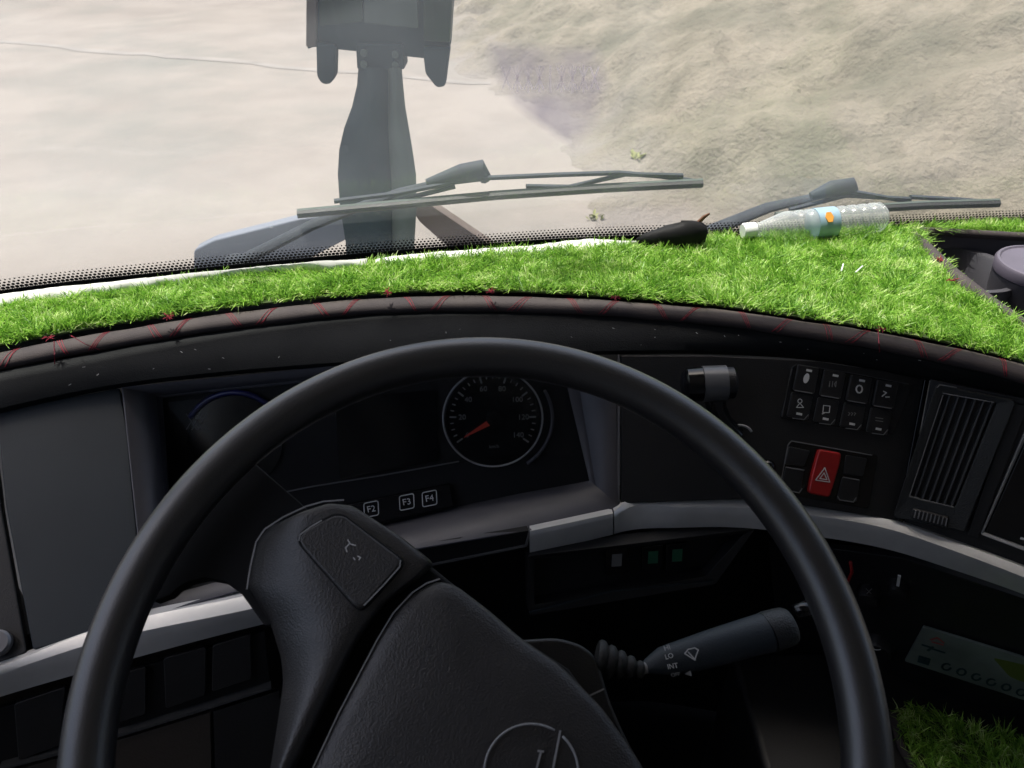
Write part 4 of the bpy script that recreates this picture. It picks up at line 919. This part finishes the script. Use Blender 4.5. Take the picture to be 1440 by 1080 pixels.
# hub pad
pq = [(614, 815), (640, 820), (690, 858), (733, 896), (790, 935), (850, 996), (905, 1075), (960, 1200), (380, 1200), (440, 1080), (476, 1003), (507, 944), (530, 900), (553, 862), (580, 832)]
P2 = rounded([PW.px(x, y, -.002) for x, y in pq], .008, 4)
c2_ = np.mean(P2, 0); V = []; F = []; n = len(P2)
for (ins, h) in ((0, -.024), (0, -.008), (.0010, -.0045), (.003, -.0025), (.012, -.001), (.03, .001), (.06, .002)):
    for p in P2: d = c2_ - p; V.append(PW.at(p + d * min(.9, ins / max(.02, np.linalg.norm(d))), h))
m_ = 7
for i in range(m_ - 1):
    for j in range(n): F.append((i * n + j, i * n + (j + 1) % n, (i + 1) * n + (j + 1) % n, (i + 1) * n + j))
F.append(tuple(range((m_ - 1) * n, m_ * n)))
pad = mesh('hub_pad', V, F, 'hub', sw, smooth=True, ang=50)
strokes('pad_seam', PW, [[(440, 1080), (476, 1003), (507, 944), (530, 900), (553, 862), (580, 833), (600, 820), (618, 814)]], 2.0, -.004, 'wear', sw, th=.001)  # pale stroke standing in for light on the pad edge
em = ring('emblem', PW, 747, 1086, 66, .0007, .0035, 'wear', pad, ry=68, a0=60, a1=420 - 12, n=60)
strokes('emblem_stroke', PW, [[(788, 1028), (778, 1080), (766, 1130)], [(761, 1057), (755, 1080), (744, 1130)], [(757, 1056), (764, 1057)]], 2.6, .0040, 'wear', pad, th=.0015)

# column shroud and stalks under the wheel
PC = Plane(WC - PW.n * .06, PW.n)
co = thing('steering_column', 'black plastic steering column shroud under the wheel hub', 'steering column', WC - PW.n * .12)
sq = [(640, 905), (736, 899), (785, 896), (818, 906), (838, 922), (848, 950), (858, 985), (880, 1036), (910, 1090), (950, 1200), (560, 1200), (560, 960)]
slab('shroud', PC, sq, .09, .012, 'dash2', co, r=.01, bevel=.008, seg=4)
strokes('shroud_slot', PC, [[(819, 983), (849, 969)]], 2.2, .0125, 'wear', co)
tube('column_tube', [WC - PW.n * .13, WC - PW.n * .3, WC - PW.n * .62], [.05, .045, .04], 'black', co, n=20)
stk = thing('wiper_stalk', 'grey-black wiper stalk pointing right from the column with printed speed marks', 'stalk', PC.hit(850, 930))
def axisprof(pts, m, name, parent, n=24, sq_=.8):
    path = []; rs = []
    for x, y, r_ in pts: p = PC.hit(x, y); path.append(p); rs.append(r_ * PC.scale(x, y))
    V, F = tube_vf(path, rs, n, squash=sq_); return mesh(name, V, F, m, parent, smooth=True, ang=50)
bp_ = []
for k in range(5):
    x = 838 + k * 14; y = 926 + k * 3.6; r_ = 27 - k * 3.6; bp_ += [(x, y, r_ - 3), (x + 4, y + 1, r_), (x + 9, y + 2.2, r_ - 1), (x + 12, y + 3, r_ - 5)]
axisprof(bp_, 'rubber', 'boot', stk, sq_=1)
axisprof([(900, 940, 8), (914, 938, 8)], 'wear', 'neck', stk, sq_=1)
hd = axisprof([(908, 938, 9), (911, 937, 11), (932, 930, 20), (948, 926, 22), (966, 922, 24), (1000, 912, 26), (1040, 900, 27), (1078, 889, 28)], 'slate', 'handle', stk)
axisprof([(1079, 888.7, 28.6), (1081, 888, 29), (1100, 882.5, 28.4), (1108, 880, 27), (1112, 879, 24), (1112.5, 878.8, 8)], 'dash', 'end_cap', stk)
hz_ = PC.scale(950, 925)
def onh(px, py, off_px): return off_px * hz_
text('speed_mark', 'HI', PC, 938, 911, 6.5, 23 * hz_ * .8, 'mark', hd, rot=10)
text('speed_mark', 'LO', PC, 941, 923, 6.5, 25 * hz_ * .8, 'mark', hd, rot=10)
text('speed_mark', 'INT', PC, 946, 937, 6.5, 25 * hz_ * .8, 'mark', hd, rot=4)
text('speed_mark', 'OFF', PC, 950, 949, 5, 22 * hz_ * .8, 'dimmark', hd, rot=2)
strokes('wiper_icon', PC, [[(963, 919), (968, 913), (977, 911), (982, 914), (979, 922), (977, 928), (963, 919)], [(968, 917), (978, 928)]], 1.5, 29 * hz_ * .8, 'mark', hd)
slab('arrow_mark', PC, [(963, 948), (971, 943), (973, 951)], .0004, 27 * hz_ * .8, 'dimmark', hd, bevel=0)
ls = thing('shift_lever', 'dim second stalk tip just beside the wiper stalk end', 'stalk', PC.hit(1126, 862))
V, F = tube_vf([PC.hit(1118, 862, -.03), PC.hit(1140, 855, -.03)], [.006, .007], 12); mesh('stalk_tip', V, F, 'gloss', ls, smooth=True)

# ------------------------------------------------------------------ cab shell round the driver
cab = thing('truck_cab', 'truck cab shell with roof, doors and sun visor around the dashboard', 'truck cab', (.35, 0, .9))
XL, XR, YB, YF, ZF, ZR = -.70, 1.50, -1.1, .98, .95, 2.98
def cbox(name, lo_, hi_, m='cabtrim', bevel=.01): V, F = box_vf(lo_, hi_); return mesh(name, V, F, m, cab, bevel=bevel)
cbox('roof', (XL, YB, ZR), (XR, .80, ZR + .06)); cbox('cab_floor', (XL, YB, ZF - .05), (XR, 1.0, ZF), 'black')
cbox('back_wall', (XL, YB - .05, ZF), (XR, YB, ZR))
for x0_, x1_ in ((XL - .05, XL), (XR, XR + .05)):
    d_ = cbox('door', (x0_, -1.1, ZF), (x1_, .70, 1.93)); cbox('rear_side_panel', (x0_, -1.1, 1.935), (x1_, -.45 if x0_ < 0 else .12, ZR)); cbox('door_top', (x0_, -.445 if x0_ < 0 else .125, 2.92 if x0_ < 0 else 2.6), (x1_, .62, ZR))  # unseen window openings sized to shape the rim highlights
for s_ in (0, 1):
    i = 0 if s_ == 0 else -1; b_ = base[i]; t_ = top[i]; x_ = XL - .10 if s_ == 0 else XR + .0
    V, F = tube_vf([np.array([x_, .72 if s_ == 0 else .8, 1.92]), np.array([x_, .52 if s_ == 0 else .62, 3.0])], .045, 10); mesh('windscreen_pillar', V, F, 'cabtrim', cab, smooth=True, ang=50)
# header follows the glass; unseen visor added and shaped to shade the dash face
tl = np.array([p for p in top]); up_ = [p + np.array([0, 0, 0]) for p in tl]
V, F = loft_vf([list(tl + [0, .015, -.045]), list(tl + [0, .02, .12]), list(tl + [0, -.25, .13]), list(tl + [0, -.06, -.03])]); mesh('header', V, F, 'cabtrim', cab, solid=.004)
sv_ = np.array(sd) / sd[2]; edge = np.array([p + sv_ * (2.79 - p[2]) + np.array([0, np.interp(p[0], [-.5, .1, .35], [-.016, -.006, .006]), 0]) for p in np.array(cR)]); vt = []
for q in tl: vt.append([q[0], float(np.interp(q[0], edge[:, 0], edge[:, 1], left=edge[0, 1], right=edge[-1, 1])), 2.79])
vt = np.array(vt); V, F = loft_vf([list(tl + [0, .02, .03]), list(vt), list(vt + [0, .002, -.015])]); mesh('sun_visor', V, F, M['gloss'], cab, solid=.006)
V, F = loft_vf([list(base + [0, .03, -.03]), list(base + [0, .06, -.10]), list(base + [0, .07, -.9]), list(base + [0, .04, -1.3])]); mesh('front_panel', V, F, 'paint', cab, solid=.006, smooth=True, ang=40)
V, F = loft_vf([list(base + [0, -.01, -.03]), list(base + [0, .03, -.03])]); mesh('cowl', V, F, 'rubber', cab, solid=.004)
